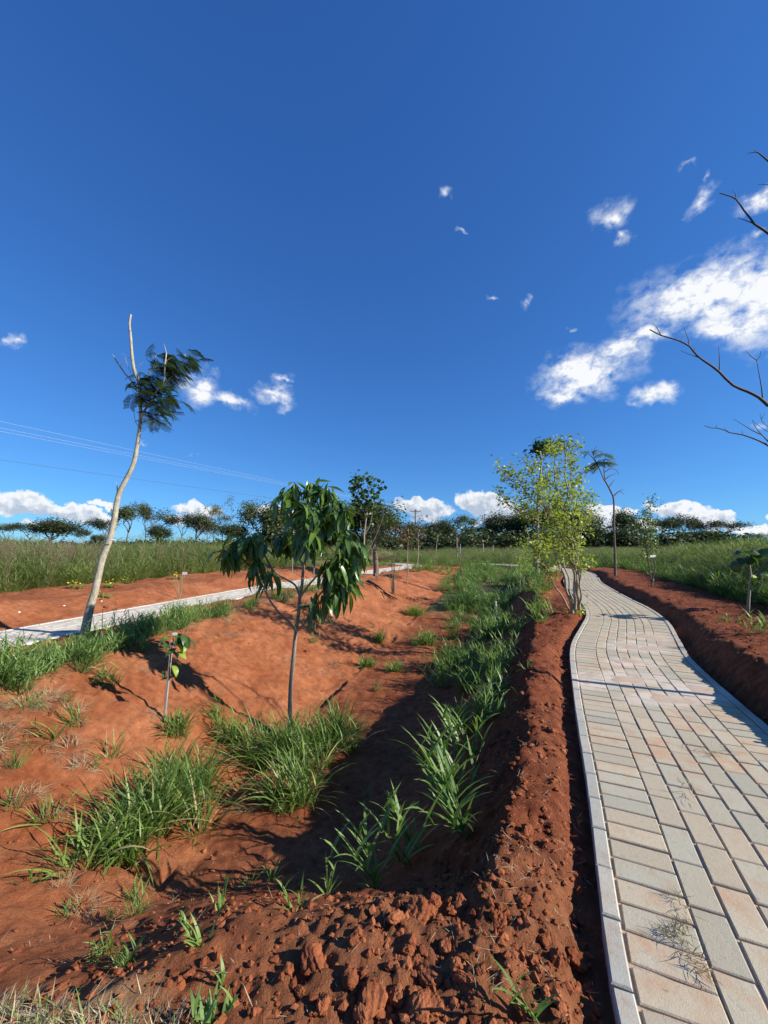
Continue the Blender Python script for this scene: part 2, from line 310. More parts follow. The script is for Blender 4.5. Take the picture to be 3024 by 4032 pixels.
def cards(mb, pos, d, nrm, length, width, tone=0., bend=.15):
    pos = np.asarray(pos, float); n = len(pos)
    d = d/np.maximum(np.linalg.norm(d, axis=1), 1e-9)[:, None]
    s = np.cross(d, nrm); s /= np.maximum(np.linalg.norm(s, axis=1), 1e-9)[:, None]; u = np.cross(s, d)
    l = np.broadcast_to(length, (n,))[:, None]; w = np.broadcast_to(width, (n,))[:, None]
    mid = pos+d*l*.45+u*l*bend
    V = np.stack([pos, mid+s*w/2, pos+d*l, mid-s*w/2], 1).reshape(-1, 3)
    o = (np.arange(n)*4)[:, None]
    mb.add(V, np.array([[0, 1, 2, 3]])+o, np.repeat(np.broadcast_to(tone, (n,)), 4))
def rdir(n, zl=-1., zh=1.):
    a = rng.rand(n)*2*np.pi; z = zl+(zh-zl)*rng.rand(n); r = np.sqrt(np.maximum(0, 1-z*z))
    return np.stack([np.cos(a)*r, np.sin(a)*r, z], -1)

# ---------------------------------------------------------------- materials
def mat(name):
    m = bpy.data.materials.new(name); m.use_nodes = True; t = m.node_tree; t.nodes.clear()
    out = N(t, 'ShaderNodeOutputMaterial'); return m, t, out
def attr(t, n): a = N(t, 'ShaderNodeAttribute', attribute_name=n); return a.outputs['Fac']
def leaf_mat(name, dark, light, transl=.3, rough=.45, rnd=.4, young=None, spec=.5, old=None):
    m, t, out = mat(name)
    geo = N(t, 'ShaderNodeNewGeometry'); oi = N(t, 'ShaderNodeObjectInfo')
    tone = M(t, 'ADD', attr(t, 'tone'), M(t, 'MULTIPLY', M(t, 'SUBTRACT', oi.outputs['Random'], .5), rnd), clamp=True)
    col = mixc(t, tone, dark, light)
    if young: col = mixc(t, M(t, 'MULTIPLY', M(t, 'SUBTRACT', attr(t, 'tone'), 1.0), 1.0, clamp=True), col, young)
    p = N(t, 'ShaderNodeBsdfPrincipled'); L(t, col, p.inputs['Base Color'])
    p.inputs['Roughness'].default_value = rough; p.inputs['Specular IOR Level'].default_value = spec
    tr = N(t, 'ShaderNodeBsdfTranslucent'); L(t, mixc(t, 1.0, col, (1.25, 1.45, .55), 'MULTIPLY'), tr.inputs[0])
    mx = N(t, 'ShaderNodeMixShader'); mx.inputs[0].default_value = transl
    L(t, p.outputs[0], mx.inputs[1]); L(t, tr.outputs[0], mx.inputs[2]); L(t, mx.outputs[0], out.inputs[0]); return m
def bark_mat(name, dark, light, scale=30, stretch=.25, rough=.85, bump=.3):
    m, t, out = mat(name); tcn = N(t, 'ShaderNodeTexCoord'); v = vscale(t, tcn.outputs['Object'], (1, 1, stretch))
    n1 = noise(t, v, scale, 5, .65); n2 = noise(t, v, scale*4, 3, .6)
    f = M(t, 'MULTIPLY', M(t, 'SUBTRACT', M(t, 'ADD', M(t, 'MULTIPLY', n1, .75), M(t, 'MULTIPLY', n2, .25)), .34), 3.0, clamp=True)
    p = N(t, 'ShaderNodeBsdfPrincipled'); L(t, mixc(t, f, dark, light), p.inputs['Base Color']); p.inputs['Roughness'].default_value = rough
    b = N(t, 'ShaderNodeBump'); b.inputs['Strength'].default_value = bump; b.inputs['Distance'].default_value = .01; L(t, n1, b.inputs['Height'])
    L(t, b.outputs[0], p.inputs['Normal']); L(t, p.outputs[0], out.inputs[0]); return m
def plain_mat(name, col, rough=.7, nscale=40, var=.25):
    m, t, out = mat(name); tcn = N(t, 'ShaderNodeTexCoord'); n1 = noise(t, tcn.outputs['Object'], nscale, 4, .6)
    p = N(t, 'ShaderNodeBsdfPrincipled'); L(t, mixc(t, n1, tuple(c*(1-var) for c in col), tuple(min(1, c*(1+var)) for c in col)), p.inputs['Base Color'])
    p.inputs['Roughness'].default_value = rough; L(t, p.outputs[0], out.inputs[0]); return m
def world_pos(t): return N(t, 'ShaderNodeNewGeometry').outputs['Position']

def soil_color(t, pos, dis):
    n1 = noise(t, pos, 1.6, 5, .6); n2 = noise(t, pos, 14, 5, .65); n3 = noise(t, pos, 90, 3, .7); n4 = noise(t, pos, 5, 6, .7)
    pale = mixc(t, M(t, 'MULTIPLY', M(t, 'SUBTRACT', n1, .3), 2.2, clamp=True), (.37, .118, .042), (.60, .25, .112))
    pale = mixc(t, M(t, 'MULTIPLY', M(t, 'SUBTRACT', n2, .35), 2.6, clamp=True), mixc(t, 1., pale, (.60, .52, .50), 'MULTIPLY'), pale)
    pale = mixc(t, M(t, 'MULTIPLY', M(t, 'SUBTRACT', .47, n4), 4., clamp=True), pale, (.30, .082, .030))
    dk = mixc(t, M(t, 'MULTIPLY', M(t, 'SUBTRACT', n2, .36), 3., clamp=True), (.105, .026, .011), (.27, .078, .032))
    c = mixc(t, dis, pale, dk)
    spk = M(t, 'MULTIPLY', M(t, 'SUBTRACT', n3, .66), 9., clamp=True)
    return mixc(t, M(t, 'MULTIPLY', spk, .35), c, (.55, .30, .19)), n2, n3
def soil_mat():
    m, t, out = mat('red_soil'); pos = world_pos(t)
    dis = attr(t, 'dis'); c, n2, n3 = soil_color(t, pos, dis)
    gr = attr(t, 'grassy'); ng = noise(t, pos, 3.0, 5, .7)
    gcol = mixc(t, ng, (.060, .070, .022), (.20, .17, .065))
    c = mixc(t, M(t, 'MULTIPLY', M(t, 'SUBTRACT', M(t, 'ADD', gr, M(t, 'MULTIPLY', M(t, 'SUBTRACT', ng, .5), .9)), .25), 2.2, clamp=True), c, gcol)
    sd = attr(t, 'sand'); ns = noise(t, pos, 9.0, 5, .7)
    c = mixc(t, M(t, 'MULTIPLY', M(t, 'SUBTRACT', M(t, 'ADD', sd, ns), 1.0), 4.0, clamp=True), c, (.50, .36, .28))
    dr = attr(t, 'dry'); c = mixc(t, M(t, 'MULTIPLY', dr, noise(t, pos, 60, 3, .7)), c, (.42, .33, .17))
    p = N(t, 'ShaderNodeBsdfPrincipled'); L(t, c, p.inputs['Base Color']); p.inputs['Roughness'].default_value = .95; p.inputs['Specular IOR Level'].default_value = .15
    b = N(t, 'ShaderNodeBump'); b.inputs['Strength'].default_value = .8; b.inputs['Distance'].default_value = .02
    h = M(t, 'ADD', M(t, 'MULTIPLY', noise(t, pos, 40, 8, .72), 1.), M(t, 'MULTIPLY', noise(t, pos, 160, 4, .7), .4)); L(t, h, b.inputs['Height'])
    L(t, b.outputs[0], p.inputs['Normal']); L(t, p.outputs[0], out.inputs[0]); return m
def clod_mat():
    m, t, out = mat('soil_clod'); pos = world_pos(t)
    c, n2, n3 = soil_color(t, pos, attr(t, 'tone'))
    p = N(t, 'ShaderNodeBsdfPrincipled'); L(t, c, p.inputs['Base Color']); p.inputs['Roughness'].default_value = .95; p.inputs['Specular IOR Level'].default_value = .15
    b = N(t, 'ShaderNodeBump'); b.inputs['Strength'].default_value = .7; b.inputs['Distance'].default_value = .012; L(t, noise(t, pos, 70, 5, .7), b.inputs['Height'])
    L(t, b.outputs[0], p.inputs['Normal']); L(t, p.outputs[0], out.inputs[0]); return m
def paver_mat(name, grey, tan, rust, amount):
    m, t, out = mat(name); pos = world_pos(t); oi = N(t, 'ShaderNodeObjectInfo'); geo = N(t, 'ShaderNodeNewGeometry')
    r1 = M(t, 'FRACT', M(t, 'ADD', M(t, 'MULTIPLY', oi.outputs['Random'], 7.31), M(t, 'MULTIPLY', geo.outputs['Random Per Island'], 3.7)))
    r2 = M(t, 'FRACT', M(t, 'MULTIPLY', r1, 13.7))
    nb = noise(t, pos, 2.2, 3, .6); n1 = noise(t, pos, 11, 5, .65); n2 = noise(t, pos, 55, 4, .7); n3 = noise(t, pos, 300, 2, .6)
    c = mixc(t, M(t, 'MULTIPLY', M(t, 'ADD', r1, M(t, 'MULTIPLY', n1, .5)), .8, clamp=True), grey, tan)
    st = M(t, 'MULTIPLY', M(t, 'SUBTRACT', M(t, 'ADD', M(t, 'ADD', M(t, 'MULTIPLY', n1, .8), M(t, 'MULTIPLY', r2, .22)), M(t, 'MULTIPLY', nb, .35)), .70), 4.5, clamp=True)
    c = mixc(t, M(t, 'MULTIPLY', st, amount), c, rust)
    c = mixc(t, M(t, 'MULTIPLY', M(t, 'SUBTRACT', .46, n2), 4., clamp=True), c, mixc(t, 1., c, (.72, .74, .72), 'MULTIPLY'))
    c = mixc(t, M(t, 'MULTIPLY', M(t, 'SUBTRACT', n3, .45), 1.2, clamp=True), c, mixc(t, 1., c, (1.2, 1.2, 1.18), 'MULTIPLY'))
    sd = M(t, 'MULTIPLY', M(t, 'SUBTRACT', M(t, 'ADD', sandmask_nodes(t, pos), M(t, 'MULTIPLY', noise(t, pos, 30, 5, .7), .8)), .82), 4., clamp=True)
    c = mixc(t, M(t, 'MULTIPLY', sd, .85), c, (.58, .50, .40))
    dirt = M(t, 'MULTIPLY', M(t, 'SUBTRACT', M(t, 'ADD', M(t, 'MULTIPLY', noise(t, pos, 4.5, 6, .7), .7), M(t, 'MULTIPLY', n2, .4)), .56), 3.2, clamp=True)
    c = mixc(t, M(t, 'MULTIPLY', dirt, .45), c, (.34, .22, .14))
    spot = M(t, 'MULTIPLY', M(t, 'SUBTRACT', noise(t, pos, 38, 3, .5), .70), 14., clamp=True); c = mixc(t, M(t, 'MULTIPLY', spot, .7), c, (.20, .11, .07))
    c = mixc(t, 1., c, mixc(t, r2, (.88, .88, .88), (1.08, 1.08, 1.08)), 'MULTIPLY')
    p = N(t, 'ShaderNodeBsdfPrincipled'); L(t, c, p.inputs['Base Color']); p.inputs['Roughness'].default_value = .88; p.inputs['Specular IOR Level'].default_value = .3
    b = N(t, 'ShaderNodeBump'); b.inputs['Strength'].default_value = .35; b.inputs['Distance'].default_value = .004
    L(t, M(t, 'ADD', n2, M(t, 'MULTIPLY', n3, .5)), b.inputs['Height']); L(t, b.outputs[0], p.inputs['Normal'])
    L(t, p.outputs[0], out.inputs[0]); return m
SAND = [(1.55, 3.15, .32, .28), (2.0, 3.2, .38, .22), (2.35, 2.9, .42, .25), (1.9, 2.75, .35, .16), (2.65, 4.15, .4, .35), (2.25, 3.6, .3, .2), (3.1, 4.6, .3, .3)]
def sandmask_nodes(t, pos):
    cur = None
    for x, y, a, b in SAND:
        v = vadd(t, pos, (x, y, 0), 'SUBTRACT'); v = vscale(t, v, (1/a, 1/b, 0))
        ln = N(t, 'ShaderNodeVectorMath', operation='LENGTH'); L(t, v, ln.inputs[0])
        o = M(t, 'SUBTRACT', 1.15, M(t, 'MULTIPLY', ln.outputs['Value'], .8), clamp=True)
        cur = o if cur is None else M(t, 'MAXIMUM', cur, o)
    return cur
def sandmask(x, y):
    r = 0
    for a, b, c, d in SAND: r = np.maximum(r, np.clip(1.15-.8*np.hypot((x-a)/c, (y-b)/d), 0, 1))
    return r
SOIL = soil_mat(); CLOD = clod_mat()
PAVER = paver_mat('grey_paver', (.40, .385, .295), (.49, .405, .28), (.45, .235, .115), .66)
PAVER2 = paver_mat('pale_paver', (.56, .54, .46), (.60, .52, .41), (.50, .38, .28), .4)
KERB = paver_mat('kerb', (.40, .39, .33), (.45, .42, .34), (.38, .22, .13), .75)
KERB2 = paver_mat('pale_kerb', (.56, .54, .47), (.60, .55, .46), (.50, .40, .30), .3)
GRASS = leaf_mat('green_blade', (.060, .125, .022), (.23, .33, .075), .34, .45, spec=.35, young=(.40, .34, .16))
GRASS2 = leaf_mat('broad_blade', (.070, .145, .032), (.22, .32, .085), .32, .45, .8, spec=.35, young=(.38, .34, .17))
FIELD = leaf_mat('field_blade', (.080, .125, .028), (.27, .31, .095), .35, .5, .8, young=(.36, .28, .16))
SEED = leaf_mat('seed_head', (.16, .11, .075), (.34, .27, .17), .25, .7)
DRY = leaf_mat('dry_straw', (.28, .20, .10), (.62, .50, .30), .15, .7, 0)
THATCH = leaf_mat('dead_thatch', (.17, .12, .07), (.42, .34, .20), .15, .7, 0)
MANGO = leaf_mat('mango_leaf', (.038, .090, .018), (.14, .225, .040), .27, .30, .8, young=(.20, .26, .05), spec=.6)
FERNY = leaf_mat('feathery_leaf', (.022, .050, .015), (.075, .125, .035), .22, .45, .6)
LIME = leaf_mat('yellow_green_leaf', (.16, .21, .035), (.40, .44, .085), .40, .45, 0)
BRIGHT = leaf_mat('bright_leaf', (.15, .25, .03), (.38, .50, .07), .42, .4, 0)
ROUNDL = leaf_mat('round_leaf', (.022, .055, .014), (.075, .14, .03), .25, .4, .6)
FARLEAF = leaf_mat('far_leaf', (.030, .046, .018), (.115, .135, .048), .25, .6, .9)
REDLEAF = leaf_mat('reddish_leaf', (.10, .045, .02), (.20, .13, .045), .3, .5, 0)
YELLOW = leaf_mat('yellow_leaf', (.55, .42, .02), (.75, .65, .05), .3, .5, 0)
BARK_PALE = bark_mat('pale_bark', (.20, .17, .10), (.50, .46, .36), 22, .5)
BARK_MANGO = bark_mat('smooth_bark', (.17, .13, .09), (.33, .27, .20), 30, .3)
BARK_BROWN = bark_mat('brown_bark', (.09, .06, .04), (.22, .16, .11), 30, .3)
BARK_LIGHT = bark_mat('light_bark', (.20, .16, .10), (.40, .34, .24), 30, .3)
BARK_FAR = bark_mat('far_bark', (.09, .075, .06), (.22, .19, .15), 3, .3)
BARK_ROUGH = bark_mat('rough_bark', (.07, .05, .035), (.36, .30, .22), 34, .7, .9, .9)
TWIG = plain_mat('dark_twig', (.045, .032, .027), .8)
WOOD = bark_mat('grey_wood', (.18, .16, .13), (.42, .39, .34), 40, .1)
WHITE = plain_mat('white_paint', (.78, .78, .76), .5, 20, .04)
POLE = plain_mat('pole_wood', (.12, .11, .10), .8)
WIRE = plain_mat('wire_metal', (.36, .38, .42), .4)
WIRED = plain_mat('dark_wire', (.06, .06, .07), .5)
TAPE = plain_mat('green_tape', (.10, .22, .14), .5)
CONCRETE = plain_mat('old_concrete', (.30, .28, .27), .9)

# ---------------------------------------------------------------- the ground, one sheet out to the horizon
def make_ground():
    yn = [.35]
    while yn[-1] < 42: yn.append(yn[-1]+max(.0085, .0088*yn[-1]))
    while yn[-1] < 2600: yn.append(yn[-1]*1.09)
    yb = [.35-.06*k-.012*k*k for k in range(1, 40)][::-1]
    ys = np.array(yb+yn); nx = 560
    s = np.linspace(-1, 1, nx); s = .62*s+.38*s**3
    ext = 2.1*(np.maximum(ys, .35)+.9)+np.where(ys < .35, (.35-ys)*1.2, 0)
    X = ext[:, None]*s[None]; X = X*1.0; Yg = np.repeat(ys[:, None], nx, 1)
    Z, I = ground(X, Yg, True, True)
    ny = len(ys); V = np.stack([X, Yg, Z], -1).reshape(-1, 3)
    i = np.arange(ny-1)[:, None]*nx; j = np.arange(nx-1)[None]
    F = np.stack([i+j, i+j+1, i+nx+j+1, i+nx+j], -1).reshape(-1, 4)
    mb = MB(); mb.add(V, F); me = mb.mesh('ground', SOIL)
    dR, dL, cut = I['dR'], I['dL'], I['cut']
    x, y = X, Yg
    fieldL = np.where(I['offL'], 1., sstep(-3.0, -3.6, dL))*(np.abs(dL) < 99.5)
    fieldL = np.where(I['offL'], 1, fieldL*(np.abs(dL) < 50)); fieldR = np.where(I['offR'], 1, sstep(1.9, 2.5, dR)*(np.abs(dR) < 50))
    gr = np.maximum(fieldL, fieldR)
    gr = np.maximum(gr, sstep(19, 24, y)*(1-(np.abs(dR) < .8)*1.)*(1-(np.abs(dL) < .8)*1.))
    strip = sstep(8, 11, y)*cut*(x > I['xc']-.2)*.8
    gr = np.maximum(gr, strip)
    gr = gr*.9+.1*(gr > .5)
    gr = np.maximum(gr, .5*sstep(-.75, -.95, -dL)*0)
    rimL = np.exp(-((x-I['xl']-.05)/.35)**2)*sstep(14, 9, y)*.45*(y > .8)
    gr = np.maximum(gr, rimL)
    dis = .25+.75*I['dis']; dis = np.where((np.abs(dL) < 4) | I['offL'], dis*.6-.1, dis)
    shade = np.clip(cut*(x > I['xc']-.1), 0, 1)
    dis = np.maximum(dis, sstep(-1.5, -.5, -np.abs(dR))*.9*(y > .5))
    dis = np.maximum(dis, .55*shade)  # shade of the right bank painted into the soil colour, besides turned soil
    left = np.clip(cut*(x <= I['xc']), 0, 1); dis = np.where((left > .08) & (x < I['xc']-.15), np.minimum(dis, .10), dis)
    dis = np.where((x < I['xc']-.1) & (dL > .4), np.minimum(dis, .16), dis)
    dis = np.where(y < 1.35, np.maximum(dis*.6, .65*sstep(-.95, -.2, x)), dis)
    dry = sstep(1.15, .95, y)*sstep(-.45, -.62, x)+.16*sstep(1.6, 1.2, y)*sstep(-.6, -.2, x)+.5*rimL
    sand = .30*np.exp(-((dR-1.1)/.25)**2)*(y < 9)+.35*np.exp(-((dL+1.0)/.3)**2)+.42*np.exp(-((np.abs(dL)-HW-.06)/.06)**2)
    lawn = sstep(-12, -10, x)*sstep(-1.0, -2.5, x)*sstep(18, 20, y)*sstep(29, 26, y)
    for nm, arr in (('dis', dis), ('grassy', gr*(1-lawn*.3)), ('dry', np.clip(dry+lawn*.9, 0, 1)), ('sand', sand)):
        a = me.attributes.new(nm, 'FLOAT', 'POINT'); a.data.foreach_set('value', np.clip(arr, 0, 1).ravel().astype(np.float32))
    o = link('ground', me); tag(o, 'red earth ground with a dry drainage swale running between two paved paths', 'ground', kind='structure')
make_ground()

# ---------------------------------------------------------------- paved paths
def box_mesh(name, m, lx, ly, h, ch):
    x, y = lx/2, ly/2; V = []
    for (a, b, z) in ((x, y, -h), (x, y, -ch), (x-ch, y-ch, 0)):
        V += [(-a, -b, z), (a, -b, z), (a, b, z), (-a, b, z)]
    F = [(8, 9, 10, 11)]
    for k in (0, 4):
        for i in range(4): F.append((k+i, k+(i+1) % 4, k+4+(i+1) % 4, k+4+i))
    mb = MB(); mb.add(V, F); return mb.mesh(name, m, False), np.array(V), np.array(F)
P_ = .0925
def offset_walk(C, off, pitch, start):
    T = np.gradient(C, axis=0); T /= np.linalg.norm(T, axis=1)[:, None]
    Q = C+off*np.stack([T[:, 1], -T[:, 0]], -1)
    d = np.concatenate([[0], np.cumsum(np.linalg.norm(np.diff(Q, axis=0), axis=1))])
    s = np.arange(start, d[-1], pitch)
    return np.interp(s, d, Q[:, 0]), np.interp(s, d, Q[:, 1]), np.arctan2(np.interp(s, d, T[:, 1]), np.interp(s, d, T[:, 0]))
def make_path(name, C, label, pm, km, n_each, y_from, zoff):
    bedm = MB(); T = np.gradient(C, axis=0); T /= np.linalg.norm(T, axis=1)[:, None]
    S = C[::1]; u = np.linspace(-HW+.03, HW-.03, 26)
    nx = np.stack([T[:, 1], -T[:, 0]], -1)
    Q = S[:, None]+u[None, :, None]*nx[:, None]
    z = -.0065+.0105*np.clip((sandmask(Q[..., 0], Q[..., 1])*1.2+fbm(Q[..., 0], Q[..., 1], .12, 3)*.8)-.45, 0, 1)+.003*fbm(Q[..., 0], Q[..., 1], .05, 2)
    V = np.concatenate([Q, z[..., None]], -1).reshape(-1, 3); n = len(u)
    i = np.arange(len(S)-1)[:, None]*n; j = np.arange(n-1)[None]
    bedm.add(V, np.stack([i+j, i+j+1, i+n+j+1, i+n+j], -1).reshape(-1, 4))
    root = build(name, bedm, SANDM); root.location.z = zoff; tag(root, label, 'path', kind='structure')
    items = []
    for side in (-1, 1):
        for x, y, a in zip(*offset_walk(C, side*.3675, P_, .02)): items.append((x, y, a+math.pi/2, 0))
    for k in range(6):
        for x, y, a in zip(*offset_walk(C, (k-2.5)*P_, 2*P_, [.0, .092, .03, .12, .055, .145][k])): items.append((x, y, a, 0))
    for side in (-1, 1):
        for x, y, a in zip(*offset_walk(C, side*.4865, .190, .05)): items.append((x, y, a, 1))
    pm_, pv, pf = box_mesh('paver', pm, .1765, .0842, .05, .0028)
    km_, kv, kf = box_mesh('kerb_stone', km, .1850, .046, .075, .004)
    rest = {0: MB(), 1: MB()}; inv, cnt = [], {0: 0, 1: 0}
    for it in items:
        x, y = it[:2]; vis = y > .55 and abs(x)/max(y, .1) < 1.15 and y > y_from
        inv.append((math.hypot(x, y) if vis else 999, it))
    inv.sort(key=lambda q: q[0])
    lim = {0: n_each, 1: 120}
    for d, (x, y, a, k) in inv:
        jz = (.006 if k else 0)+rng.uniform(-.0018, .0018); ja = a+rng.uniform(-.012, .012); tx, ty = rng.uniform(-.004, .004, 2)
        if rng.rand() < .5: ja += math.pi
        if d < 900 and cnt[k] < lim[k]:
            cnt[k] += 1; o = bpy.data.objects.new('kerb_stone' if k else 'paver', km_ if k else pm_); sc.collection.objects.link(o); o.parent = root
            o.location = (x, y, jz); o.rotation_euler = (tx, ty, ja)
        else:
            Rm = np.array(Euler((tx, ty, ja)).to_matrix()); rest[k].add((kv if k else pv)@Rm.T+np.array([x, y, jz]), kf if k else pf)
    for k, nm, m in ((0, 'far_pavers', pm), (1, 'far_kerb_stones', km)):
        if rest[k].n: build(nm, rest[k], m, root, False)['kind'] = 'stuff'
    return root
m, t, out = mat('bedding_sand'); SANDM = m; pos = world_pos(t)
p = N(t, 'ShaderNodeBsdfPrincipled'); p.inputs['Roughness'].default_value = .95
L(t, mixc(t, noise(t, pos, 14, 4, .6), mixc(t, noise(t, pos, 3, 4, .6), (.40, .20, .11), (.36, .30, .21)), mixc(t, sandmask_nodes(t, pos), (.46, .37, .28), (.58, .47, .36))), p.inputs['Base Color'])
b = N(t, 'ShaderNodeBump'); b.inputs['Strength'].default_value = .6; b.inputs['Distance'].default_value = .004; L(t, noise(t, pos, 120, 4, .7), b.inputs['Height'])
L(t, b.outputs[0], p.inputs['Normal']); L(t, p.outputs[0], out.inputs[0])
make_path('path', RIGHT_C, 'curving footpath of greyish rust-stained pavers on the right of the swale', PAVER, KERB, 300, 0, 0)
make_path('path', LEFT_C, 'straighter pale paved footpath crossing behind the swale on the left', PAVER2, KERB2, 300, 2, 0)
# ---------------------------------------------------------------- scattered ground cover
def scatter(name, pts, scale, rot, idx, protos, label, cat):
    me = bpy.data.meshes.new(name); n = len(pts)
    me.vertices.add(n); me.vertices.foreach_set('co', np.asarray(pts, np.float32).ravel())
    for nm, ty, arr in (('sc', 'FLOAT_VECTOR', scale), ('rot', 'FLOAT_VECTOR', rot)):
        a = me.attributes.new(nm, ty, 'POINT'); a.data.foreach_set('vector', np.asarray(arr, np.float32).ravel())
    a = me.attributes.new('idx', 'INT', 'POINT'); a.data.foreach_set('value', np.asarray(idx, np.int32))
    g = bpy.data.node_groups.new(name, 'GeometryNodeTree')
    g.interface.new_socket('Geometry', in_out='INPUT', socket_type='NodeSocketGeometry'); g.interface.new_socket('Geometry', in_out='OUTPUT', socket_type='NodeSocketGeometry')
    gi = N(g, 'NodeGroupInput'); go = N(g, 'NodeGroupOutput'); ip = N(g, 'GeometryNodeInstanceOnPoints'); ip.inputs['Pick Instance'].default_value = True
    jn = N(g, 'GeometryNodeJoinGeometry')
    for p in protos:
        oi = N(g, 'GeometryNodeObjectInfo'); oi.inputs['Object'].default_value = p; oi.inputs['As Instance'].default_value = True; L(g, oi.outputs['Geometry'], jn.inputs[0])
    L(g, gi.outputs[0], ip.inputs['Points']); L(g, jn.outputs[0], ip.inputs['Instance'])
    for nm, ty, s in (('sc', 'FLOAT_VECTOR', 'Scale'), ('rot', 'FLOAT_VECTOR', 'Rotation'), ('idx', 'INT', 'Instance Index')):
        na = N(g, 'GeometryNodeInputNamedAttribute', data_type=ty); na.inputs['Name'].default_value = nm; L(g, na.outputs[0], ip.inputs[s])
    L(g, ip.outputs[0], go.inputs[0])
    o = link(name, me); md = o.modifiers.new('scatter', 'NODES'); md.node_group = g
    return tag(o, label, cat, kind='stuff')
def proto(name, mb, m): return bpy.data.objects.new(name, mb.mesh(name, m))

def tuft_blades(mb, n, L_, W, spread, tone=.4, curl=1.2, lean=.5, c=(0, 0, 0), segs=5, azb=None):
    r = spread*np.sqrt(rng.rand(n)); a = rng.rand(n)*2*np.pi
    base = np.stack([c[0]+r*np.cos(a), c[1]+r*np.sin(a), np.full(n, c[2])-.01], -1)
    az = a+rng.normal(0, .7, n) if azb is None else rng.normal(azb, .8, n)
    ln = L_*(.45+.6*rng.rand(n)); dry = rng.rand(n) < .09
    blades(mb, base, az, np.abs(rng.normal(0, lean*.6, n))+.06+lean*.35*(r/max(spread, .01)), ln, W*(.7+.5*rng.rand(n)), curl*(.3+.9*rng.rand(n)), segs, np.where(dry, 1.9, tone+rng.normal(0, .22, n)), rng.normal(0, .5, n))
def culms(mb, n, H, leafL, leafW, spread, c=(0, 0, 0), nodes=5, tone=.4, lean=.35, azb=None, curl=.9, stem=.0022, z0=.12):
    """grass stems carrying alternate arching leaves"""
    for k in range(n):
        a = rng.rand()*2*np.pi; r = spread*math.sqrt(rng.rand()); az = a+rng.normal(0, .5) if azb is None else rng.normal(azb, .6)
        h = H*(.6+.5*rng.rand()); l = abs(rng.normal(lean, lean*.4)); s = np.linspace(0, 1, 7)
        th = l*(.4+1.0*s); hx = np.concatenate([[0], np.cumsum(np.sin(th[1:])*h/6)]); hz = np.concatenate([[0], np.cumsum(np.cos(th[1:])*h/6)])
        b = np.array([c[0]+r*math.cos(a), c[1]+r*math.sin(a), c[2]-.01])
        P3 = np.stack([b[0]+hx*math.cos(az), b[1]+hx*math.sin(az), b[2]+hz], -1)
        tube(mb, P3, [stem, stem*.5], 3, tone+.1)
        t = np.linspace(z0, .98, nodes); nd = np.stack([np.interp(t, s, P3[:, q]) for q in range(3)], -1)
        laz = az+np.where(np.arange(nodes) % 2 == 0, 0.2, math.pi-.2)+rng.normal(0, .6, nodes)
        blades(mb, nd, laz, .35+.45*rng.rand(nodes)*(1-t*.5), leafL*(.6+.5*rng.rand(nodes)), leafW*(.7+.5*rng.rand(nodes)), curl*(.5+.8*rng.rand(nodes)), 5, tone+rng.normal(0, .2, nodes), rng.normal(0, .4, nodes))

# tall field grass tufts
tall = []
for k in range(5):
    mb = MB(); culms(mb, 16, 1.0, .50, .013, .16, nodes=6, lean=.17+.05*k, curl=1.5, tone=.32+.08*k, stem=.003, z0=.05)
    tuft_blades(mb, 40, .75, .013, .15, .35+.06*k, 1.3, .4)
    tall.append(proto('field_tuft', mb, FIELD))
seedh = []
for k in range(3):
    mb = MB()
    for q in range(9):
        a = rng.rand()*6.28; r = .14*rng.rand(); l = .10+.22*rng.rand(); h = 1.05+.35*rng.rand(); s = np.linspace(0, 1, 7)
        th = l*(.3+1.2*s**2); hx = np.cumsum(np.sin(th)*h/7); hz = np.cumsum(np.cos(th)*h/7)
        az = rng.normal(.3, 1.); Pp = np.stack([r*math.cos(a)+hx*math.cos(az), r*math.sin(a)+hx*math.sin(az), hz], -1)
        tube(mb, Pp, [.0022, .001], 3, .5)
        m_ = 26; t = .74+.26*rng.rand(m_); nd = np.stack([np.interp(t, s, Pp[:, j]) for j in range(3)], -1)
        blades(mb, nd, rng.rand(m_)*6.28, .3+.5*rng.rand(m_), .07*(1.25-t)*4*.35+.012, .004, .8, 2, .3+.4*rng.rand(m_))
    seedh.append(proto('seed_stems', mb, SEED))
short = []
for k in range(5):
    mb = MB(); tuft_blades(mb, 34, .24, .010, .07, .35+.08*k, 1.4, .55); culms(mb, 7, .26, .17, .011, .06, nodes=4, lean=.4)
    short.append(proto('short_tuft', mb, GRASS))
lush = []
for k in range(5):
    mb = MB(); culms(mb, 13, .36, .20, .013, .10, nodes=6, lean=.35, curl=1.0, tone=.4+.06*k, z0=.08); tuft_blades(mb, 22, .30, .013, .08, .4, 1.2, .5)
    lush.append(proto('lush_tuft', mb, GRASS2))
thatch = []
for k in range(3):
    mb = MB(); tuft_blades(mb, 60, .22, .0045, .10, .5, 1.9, 1.0, segs=5); thatch.append(proto('dry_thatch', mb, THATCH))

